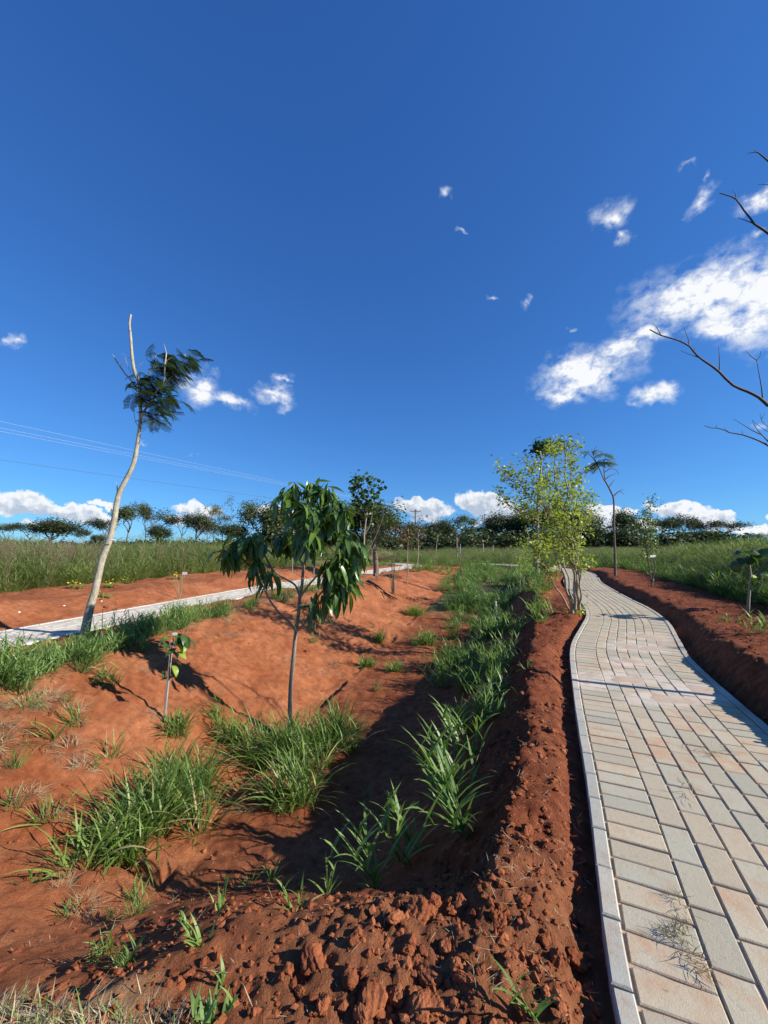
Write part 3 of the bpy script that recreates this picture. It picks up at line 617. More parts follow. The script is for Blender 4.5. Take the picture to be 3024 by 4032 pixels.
def sample(n, ymin, ymax, fn, pw=1.0):
    """random points in the wedge the camera could see, kept where fn says so"""
    u = rng.rand(n); y = (ymin**(1-pw)+(ymax**(1-pw)-ymin**(1-pw))*u)**(1/(1-pw)) if pw != 1 else ymin*(ymax/ymin)**u
    x = (rng.rand(n)*2-1)*(y*1.12+2.0)
    z, I = ground(x, y, False, True); k = rng.rand(n) < fn(x, y, I)
    return np.stack([x[k], y[k], z[k]], -1), {a: b[k] if hasattr(b, 'shape') and b.shape == k.shape else b for a, b in I.items()}
def inL(I): return I['offL'] | ((I['dL'] < -3.1) & (np.abs(I['dL']) < 50))
def inR(I): return I['offR'] | ((I['dR'] > 1.95) & (np.abs(I['dR']) < 50))
def on_path(I, m=.75): return (np.abs(I['dR']) < m) | (np.abs(I['dL']) < m)
def lawn(x, y): return (x > -11.5) & (x < -1.6) & (y > 18.5) & (y < 28)
def mid(x, y, I): return (y > 21) & ~on_path(I, 1.3)
def rots(n, tilt=.12): return np.stack([rng.normal(0, tilt, n), rng.normal(0, tilt, n), rng.rand(n)*6.28], -1)

def f_tall(x, y, I):
    ok = (inL(I) | inR(I) | mid(x, y, I)) & ~lawn(x, y) & ~on_path(I, 1.2)
    patch = sstep(-.35, .0, fbm(x, y, 4.0, 2)+.12)
    edge = np.where(inR(I) & (y < 20), sstep(1.9, 3.2, np.where(I['offR'], 9, I['dR'])), 1)
    return ok*(.25+.75*patch)*edge
pts, I = sample(34000, 3.8, 75, f_tall, 1.35)
n = len(pts); y = pts[:, 1]
# lower grass in the middle distance between the two paths, higher on the open fields
h = np.where(inL(I), .76, np.where(inR(I), .80, .46))*(.58+.62*rng.rand(n))*(1+.45*fbm(pts[:, 0], y, 2.5, 2))
h = np.where(inR(I) & (pts[:, 0]/y < .75) & (y > 9), h*.82, h)
edge = np.where(inR(I) & ~I['offR'], sstep(1.9, 4.2, I['dR'])*.62+.38, 1)*np.where(inL(I) & ~I['offL'], sstep(3.0, 4.0, -I['dL'])*.4+.6, 1)
h = h*edge; w = np.where(y > 30, 1.7, 1.05)*np.clip(h, .55, 1.1)
scatter('field_grass', pts, np.stack([w, w, h], -1), rots(n, .10)+np.array([0, .10, 0]), rng.randint(0, 5, n), tall, 'tall rank green grass filling the open fields on both sides', 'grass')
pts2, I2 = sample(7000, 6.5, 60, lambda x, y, I: f_tall(x, y, I)*((inL(I) | inR(I))*1.+.7*mid(x, y, I))*np.where(inR(I) & (y < 20), sstep(3.0, 4.5, np.where(I['offR'], 9, I['dR'])), 1)*.5, 1.3)
n = len(pts2); s = .80+.22*rng.rand(n)
scatter('seeding_grass', pts2, np.stack([s, s, s*.80], -1), rots(n, .10)+np.array([0, .14, 0]), rng.randint(0, 3, n), seedh, 'thin brown seed heads standing above the field grass', 'seed heads')
# lush strip on the right bank and in the far swale
def f_lush(x, y, I):
    k = (x > I['xc']+np.interp(y, [4, 6, 9, 10], [1.05, 1.0, .7, .3]))*(I['dR'] < -1.15)*(np.abs(I['dR']) < 50)*sstep(4.2, 5.6, y)*(y < 21)
    k = k*np.where(y > 9.5, 1, sstep(-.85, -1.25, I['dR'])*np.where(y < 8, .42, .7))*(.04+.96*sstep(-.05, .12, fbm(x, y, .7, 3)+.01))
    fl = (y > 13)*(y < 22)*(np.abs(x-I['xc']) < .55)*(I['dR'] < -1.5)*.8
    nearc = (np.abs(x-(.62+.36*(y-2.6))) < .10)*(y > 2.9)*(y < 4.9)*(rng.rand(len(x)) < .35)
    return np.clip(k+fl+nearc, 0, 1)
pts, I = sample(12000, 2.4, 22, f_lush, 1.2)
n = len(pts); s = (.5+.62*rng.rand(n))*np.where(pts[:, 1] < 5, .8, 1.)*np.where(pts[:, 1] > 10, 1.15, 1)
scatter('bank_grass', pts, np.stack([s, s, s], -1), rots(n, .15)+np.array([0, -.25, 0]), rng.randint(0, 5, n), lush, 'dense bright green grass growing down the right bank of the swale', 'grass')
# rim of the left bank
def f_rim(x, y, I):
    d = x-I['xl']; r = np.exp(-((d-.17)/.19)**2)*sstep(12, 8.5, y)*(y > 2.0)
    return r*(.35+.65*sstep(-.15, .1, fbm(x, y, .8, 2)+.08))*(I['dL'] > HW+.22)
pts, I = sample(9000, 2.0, 12, f_rim, 1.1)
n = len(pts); s = (.42+.38*rng.rand(n))
scatter('rim_grass', pts, np.stack([s, s, s], -1), rots(n, .2)+np.array([0, .2, 0]), rng.randint(0, 5, n), lush, 'ragged green grass along the top edge of the left bank', 'grass')
pts, I = sample(8000, 2.0, 13, lambda x, y, I: np.exp(-((x-I['xl']-.30)/.38)**2)*(I['dL'] > HW+.1)*sstep(-.1, .1, fbm(x+3, y, .7, 2)+.05), 1.1)
n = len(pts); s = (.4+.5*rng.rand(n))
scatter('dry_grass', pts, np.stack([s, s, s*.5], -1), rots(n, .25)+np.array([0, .3, 0]), rng.randint(0, 3, n), thatch, 'matted dry straw hanging over the left bank rim', 'dry grass')
# short green at the feet of the fields, verges and bottoms
def f_short(x, y, I):
    a = (inR(I) & (I['dR'] < 3.3))*.9+(inL(I) & (I['dL'] > -4.4))*.6
    b = ((y > 16) & (y < 30) & ~on_path(I, .85))*.5
    c = (np.abs(I['dR']-(-HW-.6)) < .35)*(y > 8)*.25
    return np.clip(a+b+c+lawn(x, y)*.5, 0, 1)*(.3+.7*sstep(-.2, .1, fbm(x, y, 1.5, 2)))
pts, I = sample(15000, 3.2, 30, f_short, 1.2)
n = len(pts); s = .8+.7*rng.rand(n); s = np.where(lawn(pts[:, 0], pts[:, 1]), .5, s)
scatter('verge_grass', pts, np.stack([s, s, s], -1), rots(n, .15), rng.randint(0, 5, n), short, 'short green grass at the foot of the fields and along the verges', 'grass')
# dead roots and straw lying on the left bank
pts, I = sample(2600, 1.2, 8, lambda x, y, I: (I['cut'] > .02)*(x < I['xc'])*.5*sstep(.0, .15, fbm(x+9, y, .5, 2)), 1.0)
n = len(pts); s = .25+.35*rng.rand(n)
k = pts[:, 1] > 1.7; pts = pts[k]; s = s[k]; n = len(s)
scatter('bank_straw', pts, np.stack([s, s, s*.3], -1), rots(n, .4), rng.randint(0, 3, n), thatch, 'thin dead straw and roots on the left bank', 'straw')
# sparse seedlings of grass on the banks
pts, I = sample(2600, 1.0, 9, lambda x, y, I: (I['cut'] > .03)*(x < I['xc']+.3)*.13*(.3+1.4*(fbm(x, y, .6, 2) > 0))*(1-.7*(x > I['xc']-.4)), 1.0)
n = len(pts); s = (.25+.50*rng.rand(n)**1.6)*np.clip(pts[:, 1]/3., .28, 1)
scatter('seedling_grass', pts, np.stack([s, s, s], -1), rots(n, .3), rng.randint(0, 5, n), short, 'scattered thin grass seedlings on the bare banks', 'grass')

# ---------------------------------------------------------------- loose matter on the near ground
mb = MB(); n = 15000
u = rng.rand(n); yy = .7*(5.5/.7)**u; xx = (rng.rand(n)*2-1)*(yy*1.1+.2)
z, I = ground(xx, yy, True, True)
cl = sstep(-.1, .25, fbm(xx, yy, .35, 3)+.05)
k = (np.abs(I['dR']) > HW+.03) & (I['dL'] > HW+.05) & (rng.rand(n) < np.where(I['dR'] > -1.1, .8, .5)*cl+.12) & ((I['dR'] < 0) | (rng.rand(n) < .1)) & ~((I['cut'] > .4) & (xx > I['xc']) & (rng.rand(n) < .8))
xx, yy, z = xx[k], yy[k], z[k]; n = len(xx)
blades(mb, np.stack([xx, yy, z+.004], -1), rng.rand(n)*6.28, 1.25+.3*rng.rand(n), .010+.050*rng.rand(n)**3, .0013+.0012*rng.rand(n), rng.normal(.1, .35, n), 3, .2+.6*rng.rand(n))
build('straw_litter', mb, DRY); tag(bpy.data.objects['straw_litter'], 'bits of dry straw strewn over the near red soil', 'straw', kind='stuff')
# matted dry turf in the near left corner
mb = MB(); n = 26000; xx = -1.6+1.3*rng.rand(n); yy = .45+1.0*rng.rand(n); k = (yy < 1.05-.22*(xx+.94)+.02*rng.randn(n)+.06*fbm(xx, yy, .25, 3)) & (xx < -.38)
xx, yy = xx[k], yy[k]; n = len(xx); z = ground(xx, yy)
blades(mb, np.stack([xx, yy, z-.003], -1), rng.rand(n)*6.28, .7+.7*rng.rand(n), .025+.04*rng.rand(n), .0022, rng.normal(.6, .5, n), 3, .1+.7*rng.rand(n))
tag(build('dry_turf', mb, DRY), 'mat of dry clipped turf in the near left corner', 'dry grass', kind='stuff')
mb = MB(); m_ = 1500; s_ = rng.randint(0, n, m_)
blades(mb, np.stack([xx[s_], yy[s_], z[s_]], -1), rng.rand(m_)*6.28, .5+.5*rng.rand(m_), .04+.04*rng.rand(m_), .003, .6, 3, .2+.5*rng.rand(m_))
tag(build('green_turf', mb, GRASS), 'green shoots coming through the dry turf in the near left corner', 'grass', kind='stuff')

def ico(sub):
    import bmesh
    bm = bmesh.new(); bmesh.ops.create_icosphere(bm, subdivisions=sub, radius=1)
    V = np.array([v.co[:] for v in bm.verts]); F = np.array([[v.index for v in f.verts] for f in bm.faces]); bm.free(); return V, F
IV, IF = ico(1); IV4, IF4 = ico(5)
mb = MB(); n = 20000
u = rng.rand(n); yy = .7*(7/.7)**u; xx = (rng.rand(n)*2-1)*(yy*1.1+.2); z, I = ground(xx, yy, True, True)
pr = np.where((I['dR'] < -HW-.03) & (I['dR'] > -1.1), .75, 0)+np.where((I['dR'] > HW+.05) & (I['dR'] < 2.2), .5, 0)+np.where((yy < 1.6) & (xx < .5) & (xx > -.9), .35, 0)+.05*(np.abs(I['dR']) > HW+.05)*(I['dL'] > HW+.1)
k = rng.rand(n) < pr; xx, yy, z = xx[k], yy[k], z[k]
for x, y, zz in zip(xx, yy, z):
    r = .003+.011*rng.rand()**3*(1+.3*(y > 2)); v = IV*(1+.8*(rng.rand(len(IV), 1)-.5)); v = v*np.array([1, .8+.4*rng.rand(), .75])*r
    mb.add(v+np.array([x, y, zz+r*.25]), IF, .25+.6*rng.rand())
tag(build('soil_crumbs', mb, CLOD, None, False), 'small crumbs of red soil scattered along the path edges', 'soil', kind='stuff')

def clod_mesh(seed, rough=.17):
    r = np.random.RandomState(seed); V = IV4.copy(); o = r.rand(3)*50
    for q in range(9):
        nn = r.normal(size=3); nn /= np.linalg.norm(nn); h = r.uniform(.55, .85); dd = V@nn; V = V-np.maximum(dd-h, 0)[:, None]*nn*.92
    d = (fbm(V[:, 0]*2+o[0], V[:, 1]*2+V[:, 2]*1.7+o[1], 1.0, 3)*1.1+fbm(V[:, 0]+V[:, 2]*2.3+o[2], V[:, 1]*2.1-V[:, 2]+o[0], .45, 4)*.8+.25*np.abs(fbm(V[:, 1]*3+o[1], V[:, 2]*3+V[:, 0], .4, 3)))
    d = d+.35*fbm(V[:, 0]*1.3+V[:, 2], V[:, 1]*1.3-V[:, 2]*.7, .16, 4, .65)+.5*np.abs(fbm(V[:, 0]+V[:, 1]*.5, V[:, 2]*1.5, .3, 2))
    V = V*(1+rough*1.5*d)[:, None]; V[:, 2] = np.maximum(V[:, 2], -.55); V = V*np.array([1, .75+.4*r.rand(), .58+.3*r.rand()])
    mb = MB(); mb.add(V, IF4, .35+.3*r.rand()); return mb.mesh('soil_clod', CLOD)
CM = [clod_mesh(s) for s in range(8)]
# lumps too many to count along the verges
def f_lump(x, y, I):
    a = (I['dR'] < -HW-.05)*(I['dR'] > -1.25)*np.clip(I['dis']+.3, 0, 1)+(I['dR'] > HW+.2)*(I['dR'] < 2.2)*.7+((y < 1.6)*(x > -.3)*(I['dR'] < -HW-.05))*(.25+.65*sstep(-.05, .25, x))+(I['cut'] > .02)*(x < I['xc'])*.10
    return np.clip(a, 0, 1)*sstep(-.15, .2, fbm(x+4, y, .4, 3)+.05)
pts, I = sample(3800, .8, 11, f_lump, 1.15)
n = len(pts); s = .004+.020*rng.rand(n)**3.5*np.where(pts[:, 1] > 2, 1.25, 1.); pts[:, 2] = ground(pts[:, 0], pts[:, 1])+s*.02
scatter('soil_lumps', pts, np.stack([s, s*(.8+.3*rng.rand(n)), s*(.7+.4*rng.rand(n))], -1), rots(n, .9), rng.randint(0, 8, n), [bpy.data.objects.new('soil_lump', CM[i]) for i in range(8)], 'loose lumps of turned red soil along both verges', 'soil')
def clod(p, r, label, group=None):
    o = link('soil_clod', random.choice(CM)); x, y, z = on_ground(p); r *= .66; o.location = (x, y, z+r*.25); o.scale = (r, r*random.uniform(.8, 1.1), r*random.uniform(.8, 1.1)); o.rotation_euler = (random.uniform(-.3, .3), random.uniform(-.3, .3), random.uniform(0, 6.28))
    return tag(o, label, 'soil clod', group)
for p, r, lb in [((-0.18,1.08),0.05, 'large reddish clod standing alone left of the clod heap near the bottom edge'),((0.1,1.21),0.06, 'biggest rounded clod at the head of the near heap below the broad-bladed grass'),((0.03,1.17),0.045, 'squarish clod just left of the biggest rounded clod'),((-0.03,0.99),0.06, 'tall lumpy clod at the front of the heap touching the bottom edge'),((0.11,1.04),0.05, 'blocky clod in the middle of the near heap'),((0.35,1.68),0.036, 'clod tucked against the foot of the broad-bladed grass'),((0.51,1.47),0.034, 'clod with a dark shadow halfway along the ridge beside the kerb'),((0.4,1.21),0.036, 'clod near the kerb with straw lying around it'),((0.51,1.12),0.042, 'clod pressed against the outside of the kerb near the bottom'),((0.23,1.24),0.035, 'upright clod to the right of the biggest rounded clod'),((-1.11,1.99),0.03, 'lone pale clod below the long grass clump on the left'),((0.08,0.97),0.045, 'clod at the bottom edge right of the tall lumpy clod'),((0.63,1.98),0.03, 'small clod on the crest of the soil ridge'),((0.78,1.83),0.024, 'small clod in the shade of the kerb beside the crest'),((0.68,3.47),0.03, 'clod half buried on the shaded right bank'),((-4.58,6.47),0.05, 'dark clod on the red bank beyond the left path')]:
    clod(p, r, lb)
for p, r in [((-0.08,1.03),0.03),((-0.14,0.98),0.035),((0.02,1.06),0.032),((0.16,1.1),0.03),((0.32,1.38),0.03),((0.31,1.16),0.026),((0.2,1.39),0.03),((0.06,1.1),0.028),((0.49,1.31),0.025),((0.2,1.16),0.025),((0.48,1.83),0.02),((0.4,1.33),0.024),((-0.08,1.11),0.024),((-0.2,1.01),0.025),((0.01,1.2),0.022),((0.15,1.24),0.03),((0.39,1.42),0.02),((0.43,1.12),0.026),((0.18,1.03),0.026),((0.6,1.77),0.02),((0.95,2.42),0.022),((0.89,2.67),0.02),((1.24,3.23),0.022),((0.13,1.6),0.02),((-0.13,1.17),0.02),((-0.24,1.07),0.02),((0.03,1.0),0.03),((-0.05,0.96),0.03),((0.62,1.53),0.02),((0.28,1.41),0.03),((0.35,1.24),0.022),((0.34,1.09),0.02),((0.23,1.01),0.02),((0.63,1.43),0.02),((0.12,0.97),0.03),((3.0,3.61),0.03),((2.66,2.97),0.03),((3.05,3.29),0.03),((4.15,5.25),0.03),((0.8,2.01),0.018)]:
    clod(p, r, 'fist-sized lump of red soil lying among the disturbed earth', 'small lumps of turned soil')
# ---------------------------------------------------------------- grass tufts one can pick out
def tuft(p, kind, size, label, name='grass_tuft', azb=None, spread=None, n=1.0, leafw=None):
    x, y, z = on_ground(p); mb = MB(); loc = np.array([0, 0, 0.])
    if kind == 'clump':      # many long narrow arching blades
        sp = spread or .16; k = int(150*n)
        for q in range(int(4.2*n)+1):
            a = rng.rand()*6.28; r = sp*math.sqrt(rng.rand()); cx, cy = r*math.cos(a), r*math.sin(a); cz = gz(x+cx, y+cy)-z
            tuft_blades(mb, 32, size*1.38, leafw or .0115, .07, .45, 1.3, .6, (cx, cy, cz), 6, azb)
            culms(mb, 4, size*.85, size*.55, leafw or .010, .05, (cx, cy, cz), 5, .5, .4, azb)
        m = GRASS
    elif kind == 'broad':
        culms(mb, int(6*n)+1, size*.9, size*.72, leafw or (.017 if size > .2 else .009), spread or .04, nodes=6, tone=.5, lean=.62, azb=azb, curl=.75, stem=.003, z0=.04)
        m = GRASS2
    elif kind == 'small':
        tuft_blades(mb, int(16*n)+2, size, leafw or .008, spread or .03, .6, .9, .7, azb=azb)
        culms(mb, 2, size*.7, size*.6, leafw or .008, .02, nodes=4, lean=.5); m = GRASS
    o = build(name, mb, m, loc=(x, y, z)); return tag(o, label, 'grass')
T = [((-1.29,2.49),('clump',0.38, 'long dense grass clump hanging over the near end of the swale',0.24,1.9)),((-1.43,2.11),('clump',0.24, 'spreading low grass clump left of the long dense clump',0.13,0.8)),((-1.38,2.26),('clump',0.3, 'grass clump between the low spreading one and the long dense one',0.13,0.8)),((-1.41,2.96),('clump',0.32, 'grass clump behind the long dense one on the left bank foot',0.13,0.9)),((-0.95,3.48),('clump',0.34, 'grass clump just left of the mango sapling foot',0.2,1.5)),((-0.65,3.47),('clump',0.36, 'thick grass clump around the foot of the mango sapling',0.2,1.5)),((-0.39,3.61),('clump',0.32, 'grass clump right of the mango sapling leaning into the shade',0.18,1.2)),((-0.68,2.95),('clump',0.34, 'grass clump in front of the mango sapling',0.16,1.0)),((-1.32,3.72),('clump',0.24, 'thin grass clump behind and left of the mango sapling foot',0.12,0.7)),((-1.72,3.44),('clump',0.2, 'yellowish grass tuft right of the foot of the wooden stake',0.08,0.7)),((-2.27,2.75),('small',0.24, 'upright tuft on the left bank near the picture edge',0.04,1.4)),((-2.28,3.0),('small',0.26, 'tuft on the left bank between the edge and the stake',0.06,1.5)),((-1.92,2.85),('small',0.22, 'tuft in the middle of the bright left bank',0.06,1.3)),((-2.62,2.94),('small',0.22, 'tuft below the grassy rim at the far left',0.05,1.3)),((-1.84,2.23),('small',0.2, 'sprawling weak tuft low on the near left slope',0.05,1.3)),((-2.0,2.21),('small',0.15, 'small tuft at the left edge of the near slope',0.03,1.0)),((-2.42,3.57),('small',0.22, 'tuft hanging under the rim beside the tree shadow',0.05,1.2)),((0.33,1.67),('broad',0.36, 'big broad-bladed grass plant on the crest of the swale edge',0.05,1.4,2.5)),((0.12,1.91),('broad',0.28, 'broad-bladed grass sprawling below the crest plant',0.06,1.0,2.9)),((-0.03,1.7),('broad',0.26, 'broad-bladed grass plant at the foot of the slope with one long pale leaf',0.03,0.8,2.6)),((0.41,2.15),('broad',0.34, 'broad-bladed grass plant behind the big crest plant',0.05,1.3,2.2)),((0.54,2.64),('broad',0.3, 'broad grass plant third up the right bank',0.07,1.4,2.0)),((0.65,3.14),('broad',0.26, 'tall slim grass plant above the third one on the right bank',0.06,1.2,2.0)),((0.98,4.55),('clump',0.22, 'leafy grass plant in the gap of the right bank',0.09,1.0)),((1.19,5.66),('clump',0.22, 'leafy grass plant just above the gap on the right bank',0.09,1.0)),((2.07,6.29),('broad',0.3, 'broad grass clump on the dark soil left of the yellow-green shrub',0.14,2.6)),((2.08,5.28),('broad',0.3, 'broad grass clump touching the foot of the yellow-green shrub',0.1,2.0)),((2.03,7.5),('broad',0.28, 'broad grass clump at the crest left of the dark soil',0.12,2.0)),((-0.08,7.1),('clump',0.22, 'grass clump standing on the sunlit swale floor',0.09,0.8)),((-0.24,5.87),('clump',0.18, 'low grass clump on the swale floor nearer the camera',0.08,0.7)),((0.75,7.05),('clump',0.24, 'dark grass clump at the foot of the right bank',0.2,1.4)),((0.78,9.34),('clump',0.28, 'leafy grass clump where the swale floor turns green',0.22,1.6)),((0.14,5.66),('clump',0.16, 'thin tuft at the shadow edge on the swale floor',0.06,0.6)),((-0.49,1.14),('small',0.1, 'two-bladed sprout on the near red soil left of centre',0.015,0.5)),((-0.61,1.3),('small',0.065, 'sprout close behind the two-bladed one',0.015,0.3)),((-0.72,1.17),('small',0.08, 'pale sprout in the near left soil',0.02,0.5)),((-0.28,1.34),('small',0.11, 'thin sprout at the edge of the shade',0.012,0.3)),((-0.22,1.61),('small',0.13, 'sprout with spreading leaves at the shade edge',0.012,0.3)),((-0.66,2.04),('small',0.12, 'thin sprout beyond the near soil',0.015,0.4)),((-1.11,1.85),('small',0.11, 'sprout below the low spreading clump',0.015,0.3)),((-0.54,1.39),('small',0.1, 'thin sprout left of the thin shade-edge one',0.012,0.3)),((-1.3,1.73),('small',0.1, 'straggling sprout at the left near soil',0.03,0.5)),((-1.56,1.83),('small',0.11, 'pale sprout at the far left near soil',0.03,0.5)),((-0.54,2.01),('small',0.1, 'sprout in the open red hollow',0.012,0.3)),((-0.41,1.0),('broad',0.075, 'low broad-leaved weed at the bottom edge left of the clods',0.05,1.0)),((0.35,0.96),('broad',0.13, 'young broad-leaved weed at the bottom edge by the kerb',0.012,0.25)),((3.68,3.87),('broad',0.22, 'broad grass plant on the soil bank at the right edge',0.05,0.8)),((4.17,4.84),('small',0.14, 'low creeping tuft on the right soil bank',0.08,1.2)),((1.23,3.39),('small',0.1, 'yellowish sprout on the dark soil between grass and kerb',0.04,0.6)),((0.47,3.54),('small',0.08, 'tiny sprout in the deep shade of the right bank',0.02,0.5)),((-0.13,2.91),('small',0.09, 'tiny sprout in the darkest part of the swale',0.02,0.5))]
for q in T:
    p, (kind, size, label, spread, n, *az) = q[0], q[1]
    tuft(p, kind, size, label, spread=spread, n=n, azb=az[0] if az else None)

# ---------------------------------------------------------------- leaf shapes for the trees
def leaf_mesh(name, L_, W, droop, m, segs=6, fold=.25, roundish=False, seed=0):
    r = np.random.RandomState(seed); s = np.linspace(0, 1, segs+1)
    w = np.sin(np.pi*s**(.8 if not roundish else .62))**(.75 if not roundish else .5)*W/2; w[0] = .0015; w[-1] = .0006
    th = droop*s**1.2; x = np.concatenate([[0], np.cumsum(np.cos((th[1:]+th[:-1])/2))])*L_/segs; z = -np.concatenate([[0], np.cumsum(np.sin((th[1:]+th[:-1])/2))])*L_/segs
    wav = .10*w*np.sin(s*9+r.rand()*6)
    V = []
    for i in range(segs+1): V += [(x[i], -w[i], z[i]+fold*w[i]+wav[i]), (x[i], 0, z[i]), (x[i], w[i], z[i]+fold*w[i]-wav[i])]
    F = []
    for i in range(segs):
        a = i*3; F += [(a, a+1, a+4, a+3), (a+1, a+2, a+5, a+4)]
    mb = MB(); tone = np.tile([.42, .75, .42], segs+1); mb.add(V, F, tone); return mb.mesh(name, m)
def place(me, name, parent, loc, d, up=(0, 0, 1), s=1., roll=0.):
    o = bpy.data.objects.new(name, me); sc.collection.objects.link(o); o.parent = parent
    X = Vector(d).normalized(); Y = Vector(up).cross(X)
    if Y.length < 1e-3: Y = Vector((0, 1, 0))
    Y.normalize(); Z = X.cross(Y); Mx = Matrix((X, Y, Z)).transposed().to_4x4()
    Mx = Mx@Matrix.Rotation(roll, 4, 'X'); o.matrix_local = Matrix.Translation(loc)@Mx@Matrix.Scale(s, 4); return o
def rel(P3, b): return np.asarray(P3, float)-np.asarray(b, float)

# ---------------------------------------------------------------- mango sapling in the swale
b = on_ground((-0.89,3.87)); Y0 = b[1]
root = empty('mango_sapling', b, 'young mango sapling with drooping glossy leaves growing from the swale floor', 'sapling')
mb = MB()
P_main = smooth_line(rel([(-0.88,3.85,-0.78),(-0.9,3.85,-0.55),(-0.9,3.85,-0.29),(-0.88,3.85,-0.03),(-0.86,3.85,0.22),(-0.84,3.85,0.39),(-0.83,3.85,0.55),(-0.81,3.85,0.67),(-0.8,3.85,0.82),(-0.77,3.85,1.0),(-0.76,3.85,1.28),(-0.75,3.85,1.52)], b), .03)
tube(mb, P_main, [.026, .021, .019, .016, .011, .006], 9, .4, .06); build('trunk', mb, BARK_MANGO, root)
BR = [[(-0.86,3.85,0.22),(-0.92,3.83,0.31),(-0.98,3.8,0.37),(-1.08,3.75,0.51),(-1.13,3.7,0.65),(-1.17,3.67,0.76),(-1.19,3.65,0.85)],
      [(-0.85,3.85,0.23),(-0.79,3.8,0.28),(-0.74,3.75,0.34),(-0.71,3.71,0.42),(-0.67,3.67,0.51)],
      [(-0.83,3.85,0.55),(-0.89,3.9,0.66),(-1.01,3.95,0.72),(-1.14,3.99,0.8),(-1.29,4.0,0.9),(-1.41,4.0,0.98),(-1.53,3.95,1.02)],
      [(-0.83,3.85,0.54),(-0.74,3.79,0.66),(-0.61,3.73,0.8),(-0.49,3.65,0.91),(-0.39,3.63,1.04),(-0.34,3.63,1.13)],
      [(-0.8,3.85,0.84),(-0.9,3.95,1.05),(-0.96,4.0,1.29),(-1.0,4.0,1.53)],
      [(-0.78,3.85,0.98),(-0.63,3.75,1.14),(-0.51,3.7,1.31),(-0.44,3.67,1.45)],
      [(-0.76,3.85,1.19),(-0.79,3.73,1.36),(-0.79,3.65,1.53)],
      [(-0.57,3.72,0.83),(-0.47,3.75,0.71),(-0.41,3.7,0.61)],
      [(-0.76,3.85,1.23),(-0.67,3.97,1.45),(-0.63,4.03,1.63)],
      [(-1.14,3.99,0.8),(-1.26,4.1,0.95),(-1.34,4.15,1.11)]]
for q in BR:
    mb = MB(); tube(mb, smooth_line(rel(q, b), .03), [.011, .008, .005], 7, .4, .05); build('branch', mb, BARK_MANGO, root)
ML = [leaf_mesh('leaf', .255, .055, d, MANGO, seed=i) for i, d in enumerate((.5, .9, 1.2, .3, 1.5))]
def merge_leaf(mb, me_l, loc, d, s, roll):
    V = np.empty(len(me_l.vertices)*3); me_l.vertices.foreach_get('co', V); V = V.reshape(-1, 3)*s
    X = Vector(d).normalized(); Y = Vector((0, 0, 1)).cross(X).normalized(); Z = X.cross(Y); Rm = np.array((Matrix((X, Y, Z)).transposed()@Matrix.Rotation(roll, 3, 'X')))
    mb.add(V@Rm.T+np.array(loc), np.array([p.vertices[:] for p in me_l.polygons]), np.tile([.42, .75, .42], len(V)//3)+rng.normal(0, .15))
YL = leaf_mesh('leaf', .14, .03, .7, YELLOW and leaf_mat('young_mango_leaf', (.25, .30, .05), (.45, .45, .08), .4, .35, .2), seed=9)
CL = [(q, k) for q, k in zip([(-1.57,3.95,1.01),(-1.46,4.05,1.14),(-1.33,3.9,1.16),(-1.29,4.0,0.9),(-1.17,3.95,0.8),(-1.56,4.1,1.11),(-1.34,4.15,1.11),(-0.94,4.0,1.7),(-1.0,3.95,1.57),(-0.73,4.0,1.71),(-0.61,3.95,1.65),(-0.82,3.75,1.46),(-0.71,3.65,1.42),(-0.48,3.7,1.49),(-0.4,3.65,1.42),(-0.59,3.65,1.36),(-0.97,4.0,1.19),(-1.06,4.05,1.15),(-0.81,3.65,1.17),(-0.64,3.6,1.16),(-0.36,3.65,1.18),(-0.27,3.65,1.07),(-0.41,3.6,0.96),(-0.49,3.63,0.87),(-0.35,3.7,0.89),(-0.45,3.7,0.66),(-0.38,3.75,0.71),(-0.59,3.7,0.58),(-0.68,3.67,0.53),(-0.83,4.05,1.34),(-0.6,4.05,1.54)],
   [11,11,10,11,9,10,8,10,10,12,10,10,11,11,11,11,11,10,10,10,11,11,11,10,10,9,9,6,6,9,9])]
cnt = 0; xm = MB()
for c, k in CL:
    c = np.array(c)-np.array(b); a0 = rng.rand()*6.28
    for i in range(int(k*1.7)):
        a = rng.rand()*6.28; el = R(rng.uniform(-80, -20)); merge_leaf(xm, random.choice(ML), c+rng.normal(0, .05, 3)+np.array([0, 0, -.03]), (math.cos(a)*math.cos(el), math.sin(a)*math.cos(el), math.sin(el)), rng.uniform(.7, 1.0), rng.uniform(-.6, .6))
    for i in range(k):
        if cnt >= 300: break
        a = a0+i*2.4; el = R(rng.uniform(-72, 15)); d = (math.cos(a)*math.cos(el), math.sin(a)*math.cos(el), math.sin(el))
        place(random.choice(ML), 'leaf', root, Vector(c+np.array([0, 0, rng.uniform(-.05, .02)])), d, s=rng.uniform(.75, 1.08), roll=rng.uniform(-.4, .4)); cnt += 1
build('inner_leaves', xm, MANGO, root)['kind'] = 'stuff'
for c in [(-0.46,3.55,0.98)]:
    for i in range(7):
        a = i*.9; place(YL, 'leaf', root, Vector(np.array(c)-np.array(b)), (math.cos(a), math.sin(a), .3), s=rng.uniform(.6, 1))

